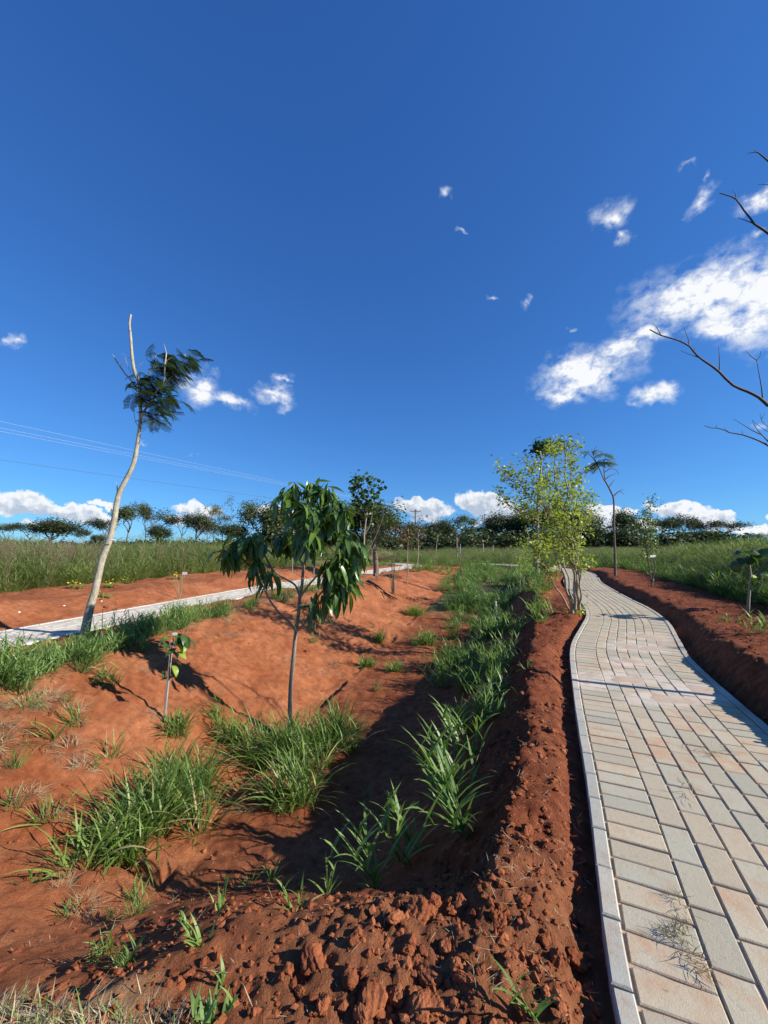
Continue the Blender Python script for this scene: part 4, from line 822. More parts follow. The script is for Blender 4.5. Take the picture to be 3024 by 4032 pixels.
# ---------------------------------------------------------------- tall crooked tree on the left
b = on_ground((-3.55,4.67))
root = empty('crooked_tree', b, 'tall crooked pale-barked young tree leaning over the left path', 'tree')
def limb(P3, rad, m, parent, name='branch', sides=7, wob=.05, step=.05):
    mb = MB(); tube(mb, smooth_line(P3, step), rad, sides, .4, wob); return build(name, mb, m, parent)
cr = lambda pts: rel(pts, b)
limb(cr([(-3.55,4.67,-0.03),(-3.53,4.67,0.14),(-3.5,4.67,0.33),(-3.46,4.67,0.5),(-3.43,4.67,0.69),(-3.39,4.67,0.91),(-3.32,4.67,1.13),(-3.28,4.67,1.36),(-3.26,4.67,1.58),(-3.23,4.67,1.72),(-3.16,4.67,1.87),(-3.09,4.67,2.04),(-3.06,4.67,2.21),(-3.04,4.67,2.42),(-3.03,4.67,2.62),(-3.04,4.67,2.8)]), [.052, .042, .038, .035, .032, .028, .024, .021, .018], BARK_PALE, root, 'trunk', 12, .07)
limb(cr([(-3.04,4.67,2.78),(-3.05,4.67,2.95),(-3.08,4.67,3.1),(-3.15,4.67,3.28),(-3.19,4.67,3.5),(-3.22,4.67,3.74),(-3.24,4.67,3.86),(-3.23,4.67,3.99)]), [.024, .018, .012], BARK_PALE, root)
limb(cr([(-3.1,4.67,3.02),(-3.18,4.69,3.12),(-3.28,4.71,3.22),(-3.37,4.72,3.34),(-3.45,4.73,3.45)]), [.012, .009, .007], BARK_PALE, root)
limb(cr([(-3.04,4.67,2.61),(-2.98,4.64,2.7),(-2.86,4.61,2.84),(-2.77,4.57,2.98),(-2.69,4.55,3.07),(-2.69,4.55,3.25),(-2.68,4.55,3.42)]), [.014, .010, .008], BARK_PALE, root)
limb(cr([(-3.07,4.67,3.01),(-3.02,4.72,3.18),(-2.98,4.77,3.36),(-2.95,4.79,3.53)]), [.012, .008, .004], BARK_PALE, root)
limb(cr([(-2.77,4.57,2.98),(-2.67,4.67,3.16),(-2.56,4.72,3.37),(-2.54,4.72,3.49)]), [.010, .007, .004], BARK_PALE, root)
for q, r in zip([[(-3.26,4.67,1.68),(-3.27,4.67,1.78),(-3.29,4.67,1.83)], [(-3.05,4.67,2.52),(-3.1,4.67,2.62),(-3.12,4.67,2.77),(-3.13,4.67,2.83)], [(-2.68,4.55,3.42),(-2.7,4.55,3.49),(-2.73,4.57,3.55)],
      [(-3.16,4.67,3.39),(-3.24,4.67,3.43),(-3.32,4.67,3.48)], [(-3.2,4.67,3.56),(-3.16,4.67,3.58),(-3.13,4.67,3.59)], [(-3.15,4.67,3.28),(-3.09,4.67,3.31),(-3.04,4.67,3.36)], [(-3.35,4.67,3.32),(-3.29,4.67,3.34),(-3.25,4.67,3.35)], [(-3.4,4.67,3.42),(-3.43,4.67,3.46),(-3.45,4.67,3.45)],
      [(-3.1,4.67,3.04),(-3.17,4.67,3.19),(-3.24,4.67,3.34),(-3.27,4.67,3.43)], [(-3.08,4.67,3.1),(-3.14,4.67,3.18),(-3.18,4.67,3.28)], [(-2.75,4.67,3.37),(-2.7,4.67,3.41),(-2.65,4.67,3.43)], [(-2.75,4.57,3.0),(-2.79,4.67,3.1),(-2.78,4.67,3.16)]], [.008]+[.004]*11):
    limb(cr(q), [r, r*.4], BARK_PALE, root, 'twig', 5)
mb = MB(); tube(mb, cr([(-3.32,4.62,1.11),(-3.25,4.6,1.12),(-3.21,4.62,1.12)]), .006, 6); build('tie', mb, WHITE, root)
def feather_mesh(seed, L_=.26, m=FERNY, pairs=9, pl=.075, droop=.9):
    r = np.random.RandomState(seed); mb = MB(); s = np.linspace(0, 1, 10); th = droop*s
    x = np.concatenate([[0], np.cumsum(np.cos(th[1:]))])*L_/9; z = -np.concatenate([[0], np.cumsum(np.sin(th[1:]))])*L_/9
    C = np.stack([x, x*0+.02*np.sin(s*3), z], -1); tube(mb, C, [.0022, .001], 3, .3)
    for i in range(pairs):
        t = .15+.85*i/(pairs-1); c = np.array([np.interp(t, s, C[:, k]) for k in range(3)])
        for sd in (-1, 1):
            l = pl*(1-.5*abs(t-.5))*(.8+.3*r.rand()); dd = np.array([.45, sd, -.35+.2*r.rand()]); dd /= np.linalg.norm(dd)
            k = 8; q = np.linspace(.12, 1, k); pos = c+dd*l*q[:, None]; pos[:, 2] -= .25*l*q**2
            side = np.cross(dd, [0, 0, 1]); side /= np.linalg.norm(side)
            for s2 in (-1, 1):
                cards(mb, pos, np.tile(side*s2+dd*.6, (k, 1)), np.tile([0, 0, 1.], (k, 1)), l*.26, l*.13, .4+.3*r.rand())
    return mb.mesh('leaf', m)
FM = [feather_mesh(i, .18, droop=.3+.2*i, pl=.07) for i in range(4)]
FC = [(-2.54,4.72,3.49),(-2.47,4.72,3.43),(-2.62,4.82,3.48),(-2.68,4.77,3.39),(-2.83,4.87,3.47),(-2.86,4.77,3.45),(-2.97,4.82,3.54),(-2.98,4.77,3.42),(-2.8,4.62,3.29),(-2.76,4.72,3.28),(-2.6,4.62,3.23),(-2.62,4.77,3.3),(-2.84,4.77,3.21),(-2.83,4.62,3.16),(-3.02,4.77,3.21),(-3.12,4.82,3.23),(-3.1,4.72,3.12),(-2.94,4.57,3.02),(-2.99,4.77,3.08),(-2.84,4.67,3.02),(-2.83,4.77,3.04),(-2.72,4.67,2.95),(-2.86,4.62,2.92),(-3.04,4.77,2.98),(-2.99,4.57,2.91),(-3.16,4.77,3.04),(-2.83,4.72,2.9),(-2.83,4.62,2.78),(-2.83,4.77,2.81),(-2.65,4.57,2.79),(-3.0,4.77,2.88),(-2.82,4.67,2.71),(-2.92,4.72,2.67),(-2.75,4.57,2.61),(-3.16,4.72,2.98),(-3.02,4.77,2.78),(-2.86,4.82,3.57),(-2.93,4.87,3.35),(-2.8,4.87,3.41)]
for c in FC:
    for i in range(5):
        a = rng.normal(-.1, .75) if rng.rand() < .92 else rng.rand()*6.28; el = R(rng.uniform(-40, 15))
        place(random.choice(FM), 'leaf', root, Vector(np.array(c)-np.array(b)+rng.normal(0, .06, 3)), (math.cos(a)*math.cos(el), math.sin(a)*math.cos(el), math.sin(el)), s=rng.uniform(.75, 1.15), roll=rng.uniform(-.5, .5))

# ---------------------------------------------------------------- small-leaf clusters helper
def clusters(mb, tips, per, spread, L_, W, tone=.5, droop=-.2, seed=None):
    for c in tips:
        k = max(1, int(per*(.6+.8*rng.rand()))); p = np.array(c)+rng.normal(0, spread, (k, 3)); d = rdir(k); d[:, 2] = d[:, 2]*.6+droop
        cards(mb, p, d, rdir(k, .2, 1.), L_*(.6+.6*rng.rand(k)), W*(.7+.5*rng.rand(k)), tone+rng.normal(0, .2, k))
def twigs_from(line, n, l, up=.7, r=.003, m=None, mb=None, t0=.3):
    """short side shoots from a limb; returns their tips"""
    P3 = np.asarray(line); out = []
    for i in range(n):
        t = t0+(1-t0)*rng.rand(); s = np.linspace(0, 1, len(P3)); c = np.array([np.interp(t, s, P3[:, k]) for k in range(3)])
        d = rdir(1)[0]; d[2] = abs(d[2])*.6+up; d /= np.linalg.norm(d); ll = l*(.4+.8*rng.rand())
        e = c+d*ll+np.array([0, 0, .02]); mid_ = (c+e)/2+rng.normal(0, .03*ll, 3)
        tube(mb, np.array([c, mid_, e]), [r, r*.4], 4, .4); out += [e, mid_*.3+e*.7, mid_]
    return out

# ---------------------------------------------------------------- yellow-green many-stemmed shrub by the path
b = on_ground((2.91,6.05))
root = empty('young_shrub_tree', b, 'many-stemmed shrub with sparse yellow-green leaves beside the curving path', 'shrub')
ST = [[(2.86,5.95,0.02),(2.84,6.0,0.27),(2.8,6.05,0.54),(2.77,6.15,0.82),(2.71,6.2,1.04),(2.7,6.25,1.29),(2.59,6.3,1.75),(2.56,6.35,2.03)],
      [(2.89,5.95,0.1),(2.89,5.9,0.42),(2.84,5.85,0.7),(2.76,5.8,0.97),(2.63,5.75,1.25),(2.42,5.65,1.51),(2.34,5.65,1.79),(2.31,5.6,2.0)],
      [(2.96,5.95,0.08),(3.02,6.05,0.4),(3.05,6.1,0.68),(3.05,6.15,0.97),(3.03,6.2,1.19),(2.98,6.2,1.41),(2.91,6.25,1.65),(2.84,6.25,1.89),(2.83,6.3,2.18),(2.83,6.3,2.49),(2.96,6.35,2.8)],
      [(2.95,5.95,0.28),(2.88,5.85,0.7),(2.78,5.75,1.11),(2.69,5.7,1.52),(2.71,5.65,1.79),(2.7,5.65,2.2),(2.69,5.6,2.62)],
      [(2.82,5.95,0.1),(2.62,5.85,0.36),(2.46,5.75,0.6),(2.39,5.7,0.71),(2.27,5.65,0.87),(2.1,5.55,1.04)],
      [(2.76,6.05,0.69),(2.77,6.25,0.89),(2.68,6.35,1.12),(2.57,6.45,1.22)],
      [(3.07,6.15,0.98),(3.21,6.25,1.26),(3.3,6.35,1.57),(3.33,6.35,1.75)],
      [(3.01,6.15,1.23),(2.95,5.95,1.47),(2.94,5.85,1.7),(3.01,5.85,2.01)],
      [(2.92,6.25,1.64),(3.07,6.35,1.8),(3.14,6.4,2.12),(3.17,6.45,2.6),(3.19,6.45,2.81)],
      [(2.52,6.15,1.41),(2.31,6.05,1.55),(2.07,5.95,1.6),(1.93,5.95,1.7),(1.86,5.95,1.8)],
      [(2.4,5.65,1.57),(2.18,5.55,1.69),(1.99,5.55,1.88),(1.84,5.55,2.0),(1.7,5.55,2.03)],
      [(2.7,6.25,1.29),(2.6,6.35,1.42),(2.45,6.45,1.42),(2.34,6.45,1.58)],
      [(2.97,5.95,0.14),(2.95,5.85,0.49),(2.89,5.75,0.84),(2.84,5.65,1.11),(2.92,5.55,1.37),(3.02,5.55,1.51)],
      [(2.95,6.05,0.05),(2.99,6.25,0.31),(3.0,6.35,0.52),(2.96,6.45,0.97),(2.93,6.55,1.43),(2.82,6.55,1.82),(2.81,6.55,2.3)],
      [(2.76,5.8,0.97),(2.52,5.65,1.24),(2.45,5.6,1.44),(2.36,5.55,1.64),(2.18,5.55,1.96),(2.11,5.55,2.25)]]
tips = []; twm = MB()
for i, q in enumerate(ST):
    l = smooth_line(rel(q, b), .06); l = l+.012*np.stack([np.sin(np.arange(len(l))*.9+i), np.cos(np.arange(len(l))*1.1), 0*np.arange(len(l))], -1)
    rr = .026 if i in (0, 1, 2, 3) else (.017 if i in (4, 12, 13) else .010)
    mb = MB(); tube(mb, l, [rr, rr*.62, rr*.4, rr*.2], 7, .4, .12); build('stem', mb, BARK_LIGHT, root)
    tt = twigs_from(l, 24 if len(q) > 5 else 16, .30, .45, .0035, mb=twm, t0=.35); tips += tt
    t2 = [l[-1], l[-3], l[-5 if len(l) > 5 else -1]]; tips += t2
build('twigs', twm, BARK_LIGHT, root)['kind'] = 'stuff'
mb = MB(); clusters(mb, tips, 4.2, .035, .068, .036, .5)
lv = np.array(tips)[rng.rand(len(tips)) < .4]; clusters(mb, lv, 4, .05, .055, .03, .8)
clusters(mb, [np.array([.06, .0, .06])+rng.normal(0, .06, 3) for _ in range(26)], 5, .03, .05, .03, .7)
build('foliage', mb, LIME, root)['kind'] = 'stuff'

# staked saplings with drooping bright leaves
for (p, q, h, lb) in (((3.55,10.22), [(2.67,7.7,0.08),(2.68,7.7,0.41),(2.69,7.7,0.77),(2.69,7.7,1.13),(2.71,7.7,1.46)], 1, 'slim sapling with drooping lime-green leaves, the left one of the pair before the rough trunk'),
                      ((3.8,10.64), [(3.11,8.7,0.1),(3.13,8.7,0.42),(3.18,8.7,0.73),(3.23,8.7,1.04),(3.3,8.7,1.39)], 2, 'slim sapling with drooping lime-green leaves, the right one of the pair before the rough trunk')):
    b = on_ground(p); q = np.array(q); q = q+np.array([b[0]-q[0, 0], b[1]-q[0, 1], b[2]-q[0, 2]])
    root = empty('sapling', b, lb, 'sapling'); l = smooth_line(rel(q, b), .05); mb = MB(); tube(mb, l, [.016, .008], 6, .4); build('trunk', mb, BARK_LIGHT, root)
    mb = MB(); k = 150; t = .35+.68*rng.rand(k); s = np.linspace(0, 1, len(l)); c = np.stack([np.interp(t, s, l[:, j]) for j in range(3)], -1)+rng.normal(0, .11, (k, 3))*np.array([1.0, 1.0, .5])
    blades(mb, c, rng.rand(k)*6.28, .9+.6*rng.rand(k), .11+.07*rng.rand(k), .034, .9, 4, .4+.3*rng.rand(k), profile='leaf'); build('foliage', mb, BRIGHT, root)['kind'] = 'stuff'

# trunk with rough bark, forked above, behind the shrub
b = on_ground((4.71,12.03))
root = empty('rough_barked_tree', b, 'tall tree with a thick flaky trunk rising behind the yellow-green shrub', 'tree')
limb(rel([(4.7,12.0,0.02),(4.71,12.0,0.47),(4.75,12.0,1.18),(4.79,12.0,1.89),(4.81,12.0,2.18)], b), [.10, .085, .06, .05], BARK_ROUGH, root, 'trunk', 10, .35, .12)
limb(rel([(4.81,12.0,2.18),(4.86,12.0,2.76),(4.94,12.0,3.34),(4.99,12.0,3.82)], b), [.05, .035, .03], BARK_LIGHT, root)
limb(rel([(4.99,12.0,3.79),(4.9,12.0,3.89),(4.83,12.0,4.01),(4.85,12.0,4.17)], b), [.028, .02, .01], BARK_LIGHT, root)
limb(rel([(4.99,12.0,3.79),(5.16,12.0,3.9),(5.37,12.0,4.08),(5.52,12.0,4.23)], b), [.03, .022, .01], BARK_LIGHT, root)
mb = MB(); C0 = rel([(4.88,12.0,4.23),(5.0,12.0,4.29),(5.12,12.0,4.26),(5.22,12.0,4.29),(4.85,12.0,4.08),(4.94,12.0,4.17),(5.05,12.0,4.19),(5.17,12.0,4.2),(5.29,12.0,4.23),(5.52,12.0,4.23),(5.64,12.0,4.2)], b)
clusters(mb, C0, 22, .11, .17, .08, .9, -.5); clusters(mb, C0[4:6], 22, .12, .2, .09, .0, -.6); build('foliage', mb, ROUNDL, root)['kind'] = 'stuff'

# slender dark tree right of the shrub
b = on_ground((7.02,11.81))
root = empty('slender_tree', b, 'slender bare-stemmed tree with a thin feathery top right of the yellow-green shrub', 'tree')
limb(rel([(7.07,11.9,0.12),(7.1,11.9,0.89),(7.11,11.9,1.74),(7.14,11.9,2.17),(7.14,11.9,2.54),(7.08,11.9,2.72),(6.96,11.9,2.98),(6.88,11.9,3.12)], b), [.044, .034, .028, .022], BARK_BROWN, root, 'trunk', 8)
for q in ([(6.88,11.9,3.11),(6.79,11.9,3.35),(6.67,11.9,3.65),(6.58,11.9,3.91),(6.54,11.9,4.1)], [(6.92,11.9,3.05),(6.89,11.9,3.33),(6.9,11.9,3.53),(6.94,11.9,3.76),(6.97,11.9,3.94)], [(6.67,11.9,3.65),(6.5,11.9,3.88),(6.34,11.9,4.01),(6.23,11.9,3.99)],
          [(6.58,11.9,3.88),(6.64,11.9,4.09),(6.69,11.9,4.2)], [(7.16,11.9,2.6),(7.28,11.9,2.72),(7.46,11.9,2.82)], [(7.19,11.9,2.63),(7.34,11.9,2.75),(7.48,11.9,2.66)], [(7.01,11.9,2.86),(7.12,11.9,3.01),(7.21,11.9,3.12)],
          [(6.91,11.9,3.12),(7.08,11.9,3.24),(7.25,11.9,3.3)], [(6.9,11.9,3.35),(7.12,11.9,3.47),(7.29,11.9,3.41),(7.35,11.9,3.27)], [(6.91,11.9,3.59),(7.13,11.9,3.68),(7.29,11.9,3.68)]):
    limb(rel(q, b), [.018, .006], BARK_BROWN, root, 'branch', 5)
FS = [feather_mesh(20+i, .32, leaf_mat('pale_feather_leaf', (.10, .14, .035), (.26, .30, .09), .3, .45), 10, .11, .8+.2*i) for i in range(2)]
for c in rel([(6.93,11.9,3.68),(6.98,11.9,3.65),(6.84,11.9,3.68),(6.81,11.9,3.65),(6.97,11.9,3.91),(7.01,11.9,3.95),(6.87,11.9,3.76),(6.77,11.9,3.53),(6.63,11.9,3.59),(6.56,11.9,3.5),(6.72,11.9,3.68),(7.07,11.9,3.65),(6.71,11.9,4.06),(6.5,11.9,4.03)], b):
    for i in range(3):
        a = rng.rand()*6.28; place(random.choice(FS), 'leaf', root, Vector(c), (math.cos(a), math.sin(a), rng.uniform(-.3, .3)), s=rng.uniform(.7, 1.1))

# bushy sapling on the right verge, tied with tape
b = on_ground((6.2,9.02))
root = empty('tied_sapling', b, 'two-stemmed small-leaved sapling tied with green tape on the right verge', 'sapling')
tips = []; twm = MB()
for q in ([(6.12,8.9,0.14),(6.1,8.9,0.34),(6.08,8.9,0.58),(6.05,8.9,0.86),(6.02,8.9,1.14),(6.0,8.9,1.3),(5.99,8.9,1.66)], [(6.12,8.9,0.14),(6.15,8.9,0.34),(6.22,8.9,0.58),(6.18,8.9,0.78),(6.13,8.9,0.94),(6.14,8.9,1.2),(6.17,8.9,1.6),(6.18,8.9,2.03)]):
    l = smooth_line(rel(q, b), .05); limb(rel(q, b), [.016, .011, .005], BARK_BROWN, root, 'stem', 6); tips += twigs_from(l, 30, .28, .5, .003, mb=twm, t0=.3)
    tips += [l[int(len(l)*t)] for t in np.linspace(.5, .99, 18)]
build('twigs', twm, BARK_BROWN, root)['kind'] = 'stuff'
mb = MB(); clusters(mb, tips, 4.5, .04, .06, .036, .6); build('foliage', mb, leaf_mat('small_leaf', (.05, .09, .02), (.17, .23, .06), .3, .45, 0), root)['kind'] = 'stuff'
mb = MB(); q = rel([(6.13,8.9,0.31),(6.13,8.9,0.25)], b); tube(mb, q, .036, 8); build('tape', mb, TAPE, root)
def slab(mb, c, sx, sy, sz, rz=0, tilt=0):
    V = np.array([(a*sx/2, b_*sy/2, d*sz/2) for d in (-1, 1) for a, b_ in ((-1, -1), (1, -1), (1, 1), (-1, 1))]); Rm = np.array(Euler((tilt, 0, rz)).to_matrix())
    mb.add(V@Rm.T+np.array(c), [(0, 3, 2, 1), (4, 5, 6, 7), (0, 1, 5, 4), (1, 2, 6, 5), (2, 3, 7, 6), (3, 0, 4, 7)], .5)
mb = MB(); slab(mb, rel([(6.14,8.85,0.82)][0], b), .14, .01, .05, .1); build('tag', mb, WHITE, root, False)

# big round-leaved shrub at the right edge
b = on_ground((5.22,5.62))
root = empty('round_leaved_sapling', b, 'sapling with large round dark leaves on the soil bank at the right edge', 'sapling')
limb(rel([(5.01,5.4,0.14),(5.03,5.4,0.29),(5.06,5.4,0.47),(5.09,5.4,0.65),(5.08,5.4,0.83),(5.08,5.4,0.92)], b), [.020, .014, .008], BARK_LIGHT, root, 'trunk')
limb(rel([(5.08,5.4,0.62),(5.21,5.4,0.68),(5.29,5.4,0.77),(5.4,5.4,0.88),(5.48,5.4,1.01)], b), [.010, .006], BARK_BROWN, root)
limb(rel([(5.09,5.4,0.83),(5.03,5.4,0.83),(4.97,5.4,0.83),(4.92,5.4,0.82)], b), [.006, .003], BARK_BROWN, root)
limb(rel([(5.09,5.4,0.9),(5.16,5.4,0.96),(5.25,5.4,0.99),(5.34,5.4,1.03)], b), [.007, .003], BARK_BROWN, root)
RL = [leaf_mesh('leaf', .17, .15, .9+.3*i, ROUNDL, 7, .2, True, i) for i in range(3)]
RB = leaf_mesh('leaf', .17, .15, 1.0, BRIGHT, 7, .2, True, 5)
for c, d, br in zip(rel([(4.9,5.4,0.81),(4.98,5.45,0.83),(5.08,5.4,0.91),(5.09,5.45,0.89),(5.07,5.35,0.9),(5.04,5.4,0.97),(5.2,5.5,0.98),(5.16,5.4,0.96),(5.23,5.35,1.01),(5.39,5.45,1.03),(5.06,5.35,0.66),(5.21,5.4,0.68),(5.16,5.3,0.67),(5.32,5.4,0.68),(5.4,5.4,0.88),(5.48,5.4,1.01),(5.54,5.5,0.95),(5.28,5.5,0.92),(5.08,5.5,0.92)], b),
                    [(-.4, -.3, -.8), (-.6, .3, -.4), (-.2, -.5, -.7), (-.7, -.3, -.1), (.5, -.5, -.5), (-.6, .2, .1), (.3, .5, .2), (.8, -.2, -.2), (-.3, -.6, -.5), (.7, .0, -.5), (.2, -.6, -.9), (.6, -.3, -.4), (.4, -.6, -.3), (.6, .1, -.7), (.5, -.5, -.3), (.3, .3, .3), (.5, .4, -.3), (.5, .6, -.3), (-.6, .5, .0)],
                    [0, 0, 0, 0, 0, 0, 0, 0, 0, 0, 1, 0, 0, 0, 0, 0, 0, 0, 0]):
    place(RB if br else random.choice(RL), 'leaf', root, Vector(c), d, s=rng.uniform(.8, 1.1), roll=rng.uniform(-.4, .4))
# white plastic strip tied to its branch
mb = MB(); q = rel([(5.2,5.35,0.67),(5.22,5.35,0.62),(5.25,5.35,0.59)], b); tube(mb, q, [.02, .012, .004], 5); build('plastic_strip', mb, WHITE, root)

# bare tree just outside the frame whose twigs reach in
bt = (3.62, 2.42, gz(3.62, 2.42)); b = bt
root = empty('bare_tree', b, 'leafless tree reaching dark forked twigs in from the right edge', 'tree')
B8 = [([(3.08,3.0,2.17),(3.01,3.0,2.24),(2.92,3.0,2.29),(2.81,3.0,2.34),(2.71,3.0,2.45),(2.64,3.0,2.51),(2.56,3.0,2.57),(2.51,3.0,2.63),(2.48,3.0,2.67),(2.39,3.0,2.72),(2.26,3.0,2.76),(2.17,3.0,2.81)], .013),
      ([(2.26,3.0,2.76),(2.23,3.0,2.82),(2.2,3.0,2.87)], .004), ([(2.48,3.0,2.67),(2.48,3.0,2.72),(2.46,3.0,2.79),(2.45,3.0,2.83)], .004), ([(2.56,3.0,2.57),(2.48,3.0,2.6),(2.41,3.0,2.63)], .004), ([(2.53,3.0,2.59),(2.52,3.0,2.66)], .003),
      ([(2.71,3.0,2.45),(2.72,3.0,2.56),(2.72,3.0,2.66)], .005), ([(3.04,3.0,2.22),(3.04,3.0,2.32),(3.03,3.0,2.44),(3.02,3.0,2.55)], .006), ([(3.02,3.0,2.55),(2.97,3.0,2.59),(2.94,3.0,2.63)], .004), ([(3.02,3.0,2.55),(3.05,3.0,2.58),(3.06,3.0,2.63)], .004), ([(2.42,3.0,2.71),(2.42,3.0,2.74)], .003),
      ([(3.3,3.2,1.86),(3.25,3.2,1.9),(3.18,3.2,1.94),(3.05,3.2,1.99),(2.94,3.2,2.01),(2.9,3.2,2.03),(2.83,3.2,2.05),(2.79,3.2,2.05),(2.73,3.2,2.07)], .008), ([(3.26,3.2,1.93),(3.21,3.2,1.99),(3.16,3.2,2.06),(3.14,3.2,2.12)], .005),
      ([(3.21,3.2,1.99),(3.13,3.2,2.03),(3.04,3.2,2.09),(2.98,3.2,2.13)], .005), ([(3.05,3.2,1.99),(3.04,3.2,2.03)], .003), ([(2.94,3.2,2.01),(2.89,3.2,2.05)], .003), ([(2.83,3.2,2.05),(2.83,3.2,2.08)], .003), ([(3.32,3.2,2.01),(3.27,3.2,2.06),(3.22,3.2,2.11),(3.21,3.2,2.18)], .004), ([(3.26,3.2,2.02),(3.19,3.2,2.07),(3.14,3.2,2.12)], .003), ([(3.22,3.2,2.13),(3.25,3.2,2.18)], .003),
      ([(2.95,2.7,3.34),(2.89,2.7,3.39),(2.83,2.7,3.44),(2.79,2.7,3.47),(2.76,2.7,3.52),(2.72,2.7,3.58),(2.67,2.7,3.67),(2.61,2.7,3.7),(2.55,2.7,3.72)], .010), ([(2.79,2.7,3.47),(2.72,2.7,3.5),(2.67,2.7,3.52)], .004), ([(2.67,2.7,3.67),(2.67,2.7,3.71),(2.65,2.7,3.74)], .004),
      ([(2.89,2.6,3.82),(2.83,2.6,3.88),(2.78,2.6,3.93),(2.75,2.6,3.95),(2.69,2.6,3.94)], .007), ([(2.88,2.6,3.68),(2.81,2.6,3.69),(2.74,2.6,3.69)], .004), ([(2.75,2.6,3.95),(2.74,2.6,3.97)], .003)]
limb(rel([(b[0], b[1], b[2]-.05), (3.63, 2.45, .6), (3.60, 2.55, 1.1), (3.62, 2.62, 1.7), (3.58, 2.6, 2.6), (3.5, 2.5, 3.6), (3.5, 2.5, 4.3)], b), [.028, .022, .018, .012], TWIG, root, 'trunk', 8)
for q, r in B8:
    limb(rel(q, b), [r, r*.6, r*.35], TWIG, root, 'branch', 5, .15)
for e, s_ in ((B8[0][0][0], (3.61, 2.6, 1.55)), (B8[10][0][0], (3.6, 2.55, 1.15)), (B8[16][0][0], (3.6, 2.55, 1.2)), (B8[19][0][0], (3.57, 2.6, 2.7)), (B8[22][0][0], (3.5, 2.5, 3.6)), (B8[23][0][0], (3.5, 2.5, 3.4))):
    limb(rel([s_, tuple((np.array(s_)+np.array(e))/2+np.array([0, 0, .03])), e], b), [.014, .010], TWIG, root, 'branch', 6)

# trees and saplings beyond the mango
def young(name, p, Yd, trunk, rad, branches, bark, tips, leafm, per, spread, LW, label, cat, droop=-.2, tone=.5):
    b = on_ground(p); dz = np.array([0, Yd*0, 0]); root = empty(name, b, label, cat)
    f = lambda q: rel(np.array(q)+np.array([0, b[1]-Yd, 0]), b)
    limb(f(trunk), rad, bark, root, 'trunk', 7)
    for q, r in branches: limb(f(q), [r, r*.4], bark, root, 'branch', 5)
    if len(tips): mb = MB(); clusters(mb, f(tips), per, spread, LW[0], LW[1], tone, droop); build('foliage', mb, leafm, root)['kind'] = 'stuff'
    return root, f
young('round_leaf_tree', (-0.77,11.95), 12.44, [(-0.81,12.44,0.03),(-0.73,12.44,0.3),(-0.67,12.44,0.75),(-0.62,12.44,1.09),(-0.61,12.44,1.43),(-0.57,12.44,1.78),(-0.53,12.44,2.2),(-0.6,12.44,2.55),(-0.64,12.44,2.83)], [.035, .025, .012],
  [([(-0.6,12.44,1.3),(-0.7,12.44,1.57),(-0.74,12.44,1.85)], .008), ([(-0.58,12.44,1.43),(-0.43,12.44,1.71),(-0.36,12.44,2.13),(-0.38,12.44,2.48)], .012), ([(-0.55,12.44,1.95),(-0.74,12.44,2.37),(-0.88,12.44,2.76),(-0.87,12.44,3.11)], .012), ([(-0.62,12.44,2.55),(-0.64,12.44,3.01),(-0.55,12.44,3.22)], .008),
   ([(-0.8,12.44,0.07),(-0.53,12.44,0.81),(-0.22,12.44,1.43),(-0.01,12.44,1.99)], .014), ([(-0.39,12.44,2.41),(-0.36,12.44,2.76),(-0.29,12.44,2.97)], .007)], BARK_LIGHT,
  [(-0.94,12.44,3.22),(-0.87,12.44,3.15),(-0.8,12.44,3.2),(-0.75,12.44,3.09),(-0.55,12.44,3.25),(-0.47,12.44,3.21),(-0.97,12.44,3.04),(-0.92,12.44,3.01),(-0.87,12.44,2.88),(-0.75,12.44,2.83),(-0.76,12.44,2.74),(-0.94,12.44,2.78),(-0.97,12.44,2.62),(-0.88,12.44,2.6),(-0.76,12.44,2.55),(-0.92,12.44,2.48),(-0.54,12.44,2.74),(-0.47,12.44,2.83),(-0.36,12.44,3.01),(-0.27,12.44,3.02),(-0.2,12.44,2.93),(-0.36,12.44,2.86),(-0.53,12.44,2.58),(-0.43,12.44,2.69),(-0.33,12.44,2.58),(-0.26,12.44,2.6),(-0.81,12.44,2.34),(-0.71,12.44,2.3),(-0.79,12.44,2.25),(-0.6,12.44,2.44),(-0.43,12.44,2.48),(-0.29,12.44,2.48),(-0.19,12.44,2.41),(-0.22,12.44,2.34),(-0.36,12.44,2.34),(-0.5,12.44,2.34),(-0.64,12.44,2.62),(-0.36,12.44,2.23),(-0.53,12.44,2.16)],
  ROUNDL, 7, .085, (.17, .15), 'upright young tree with round dark leaves in tufts right of the mango', 'tree')
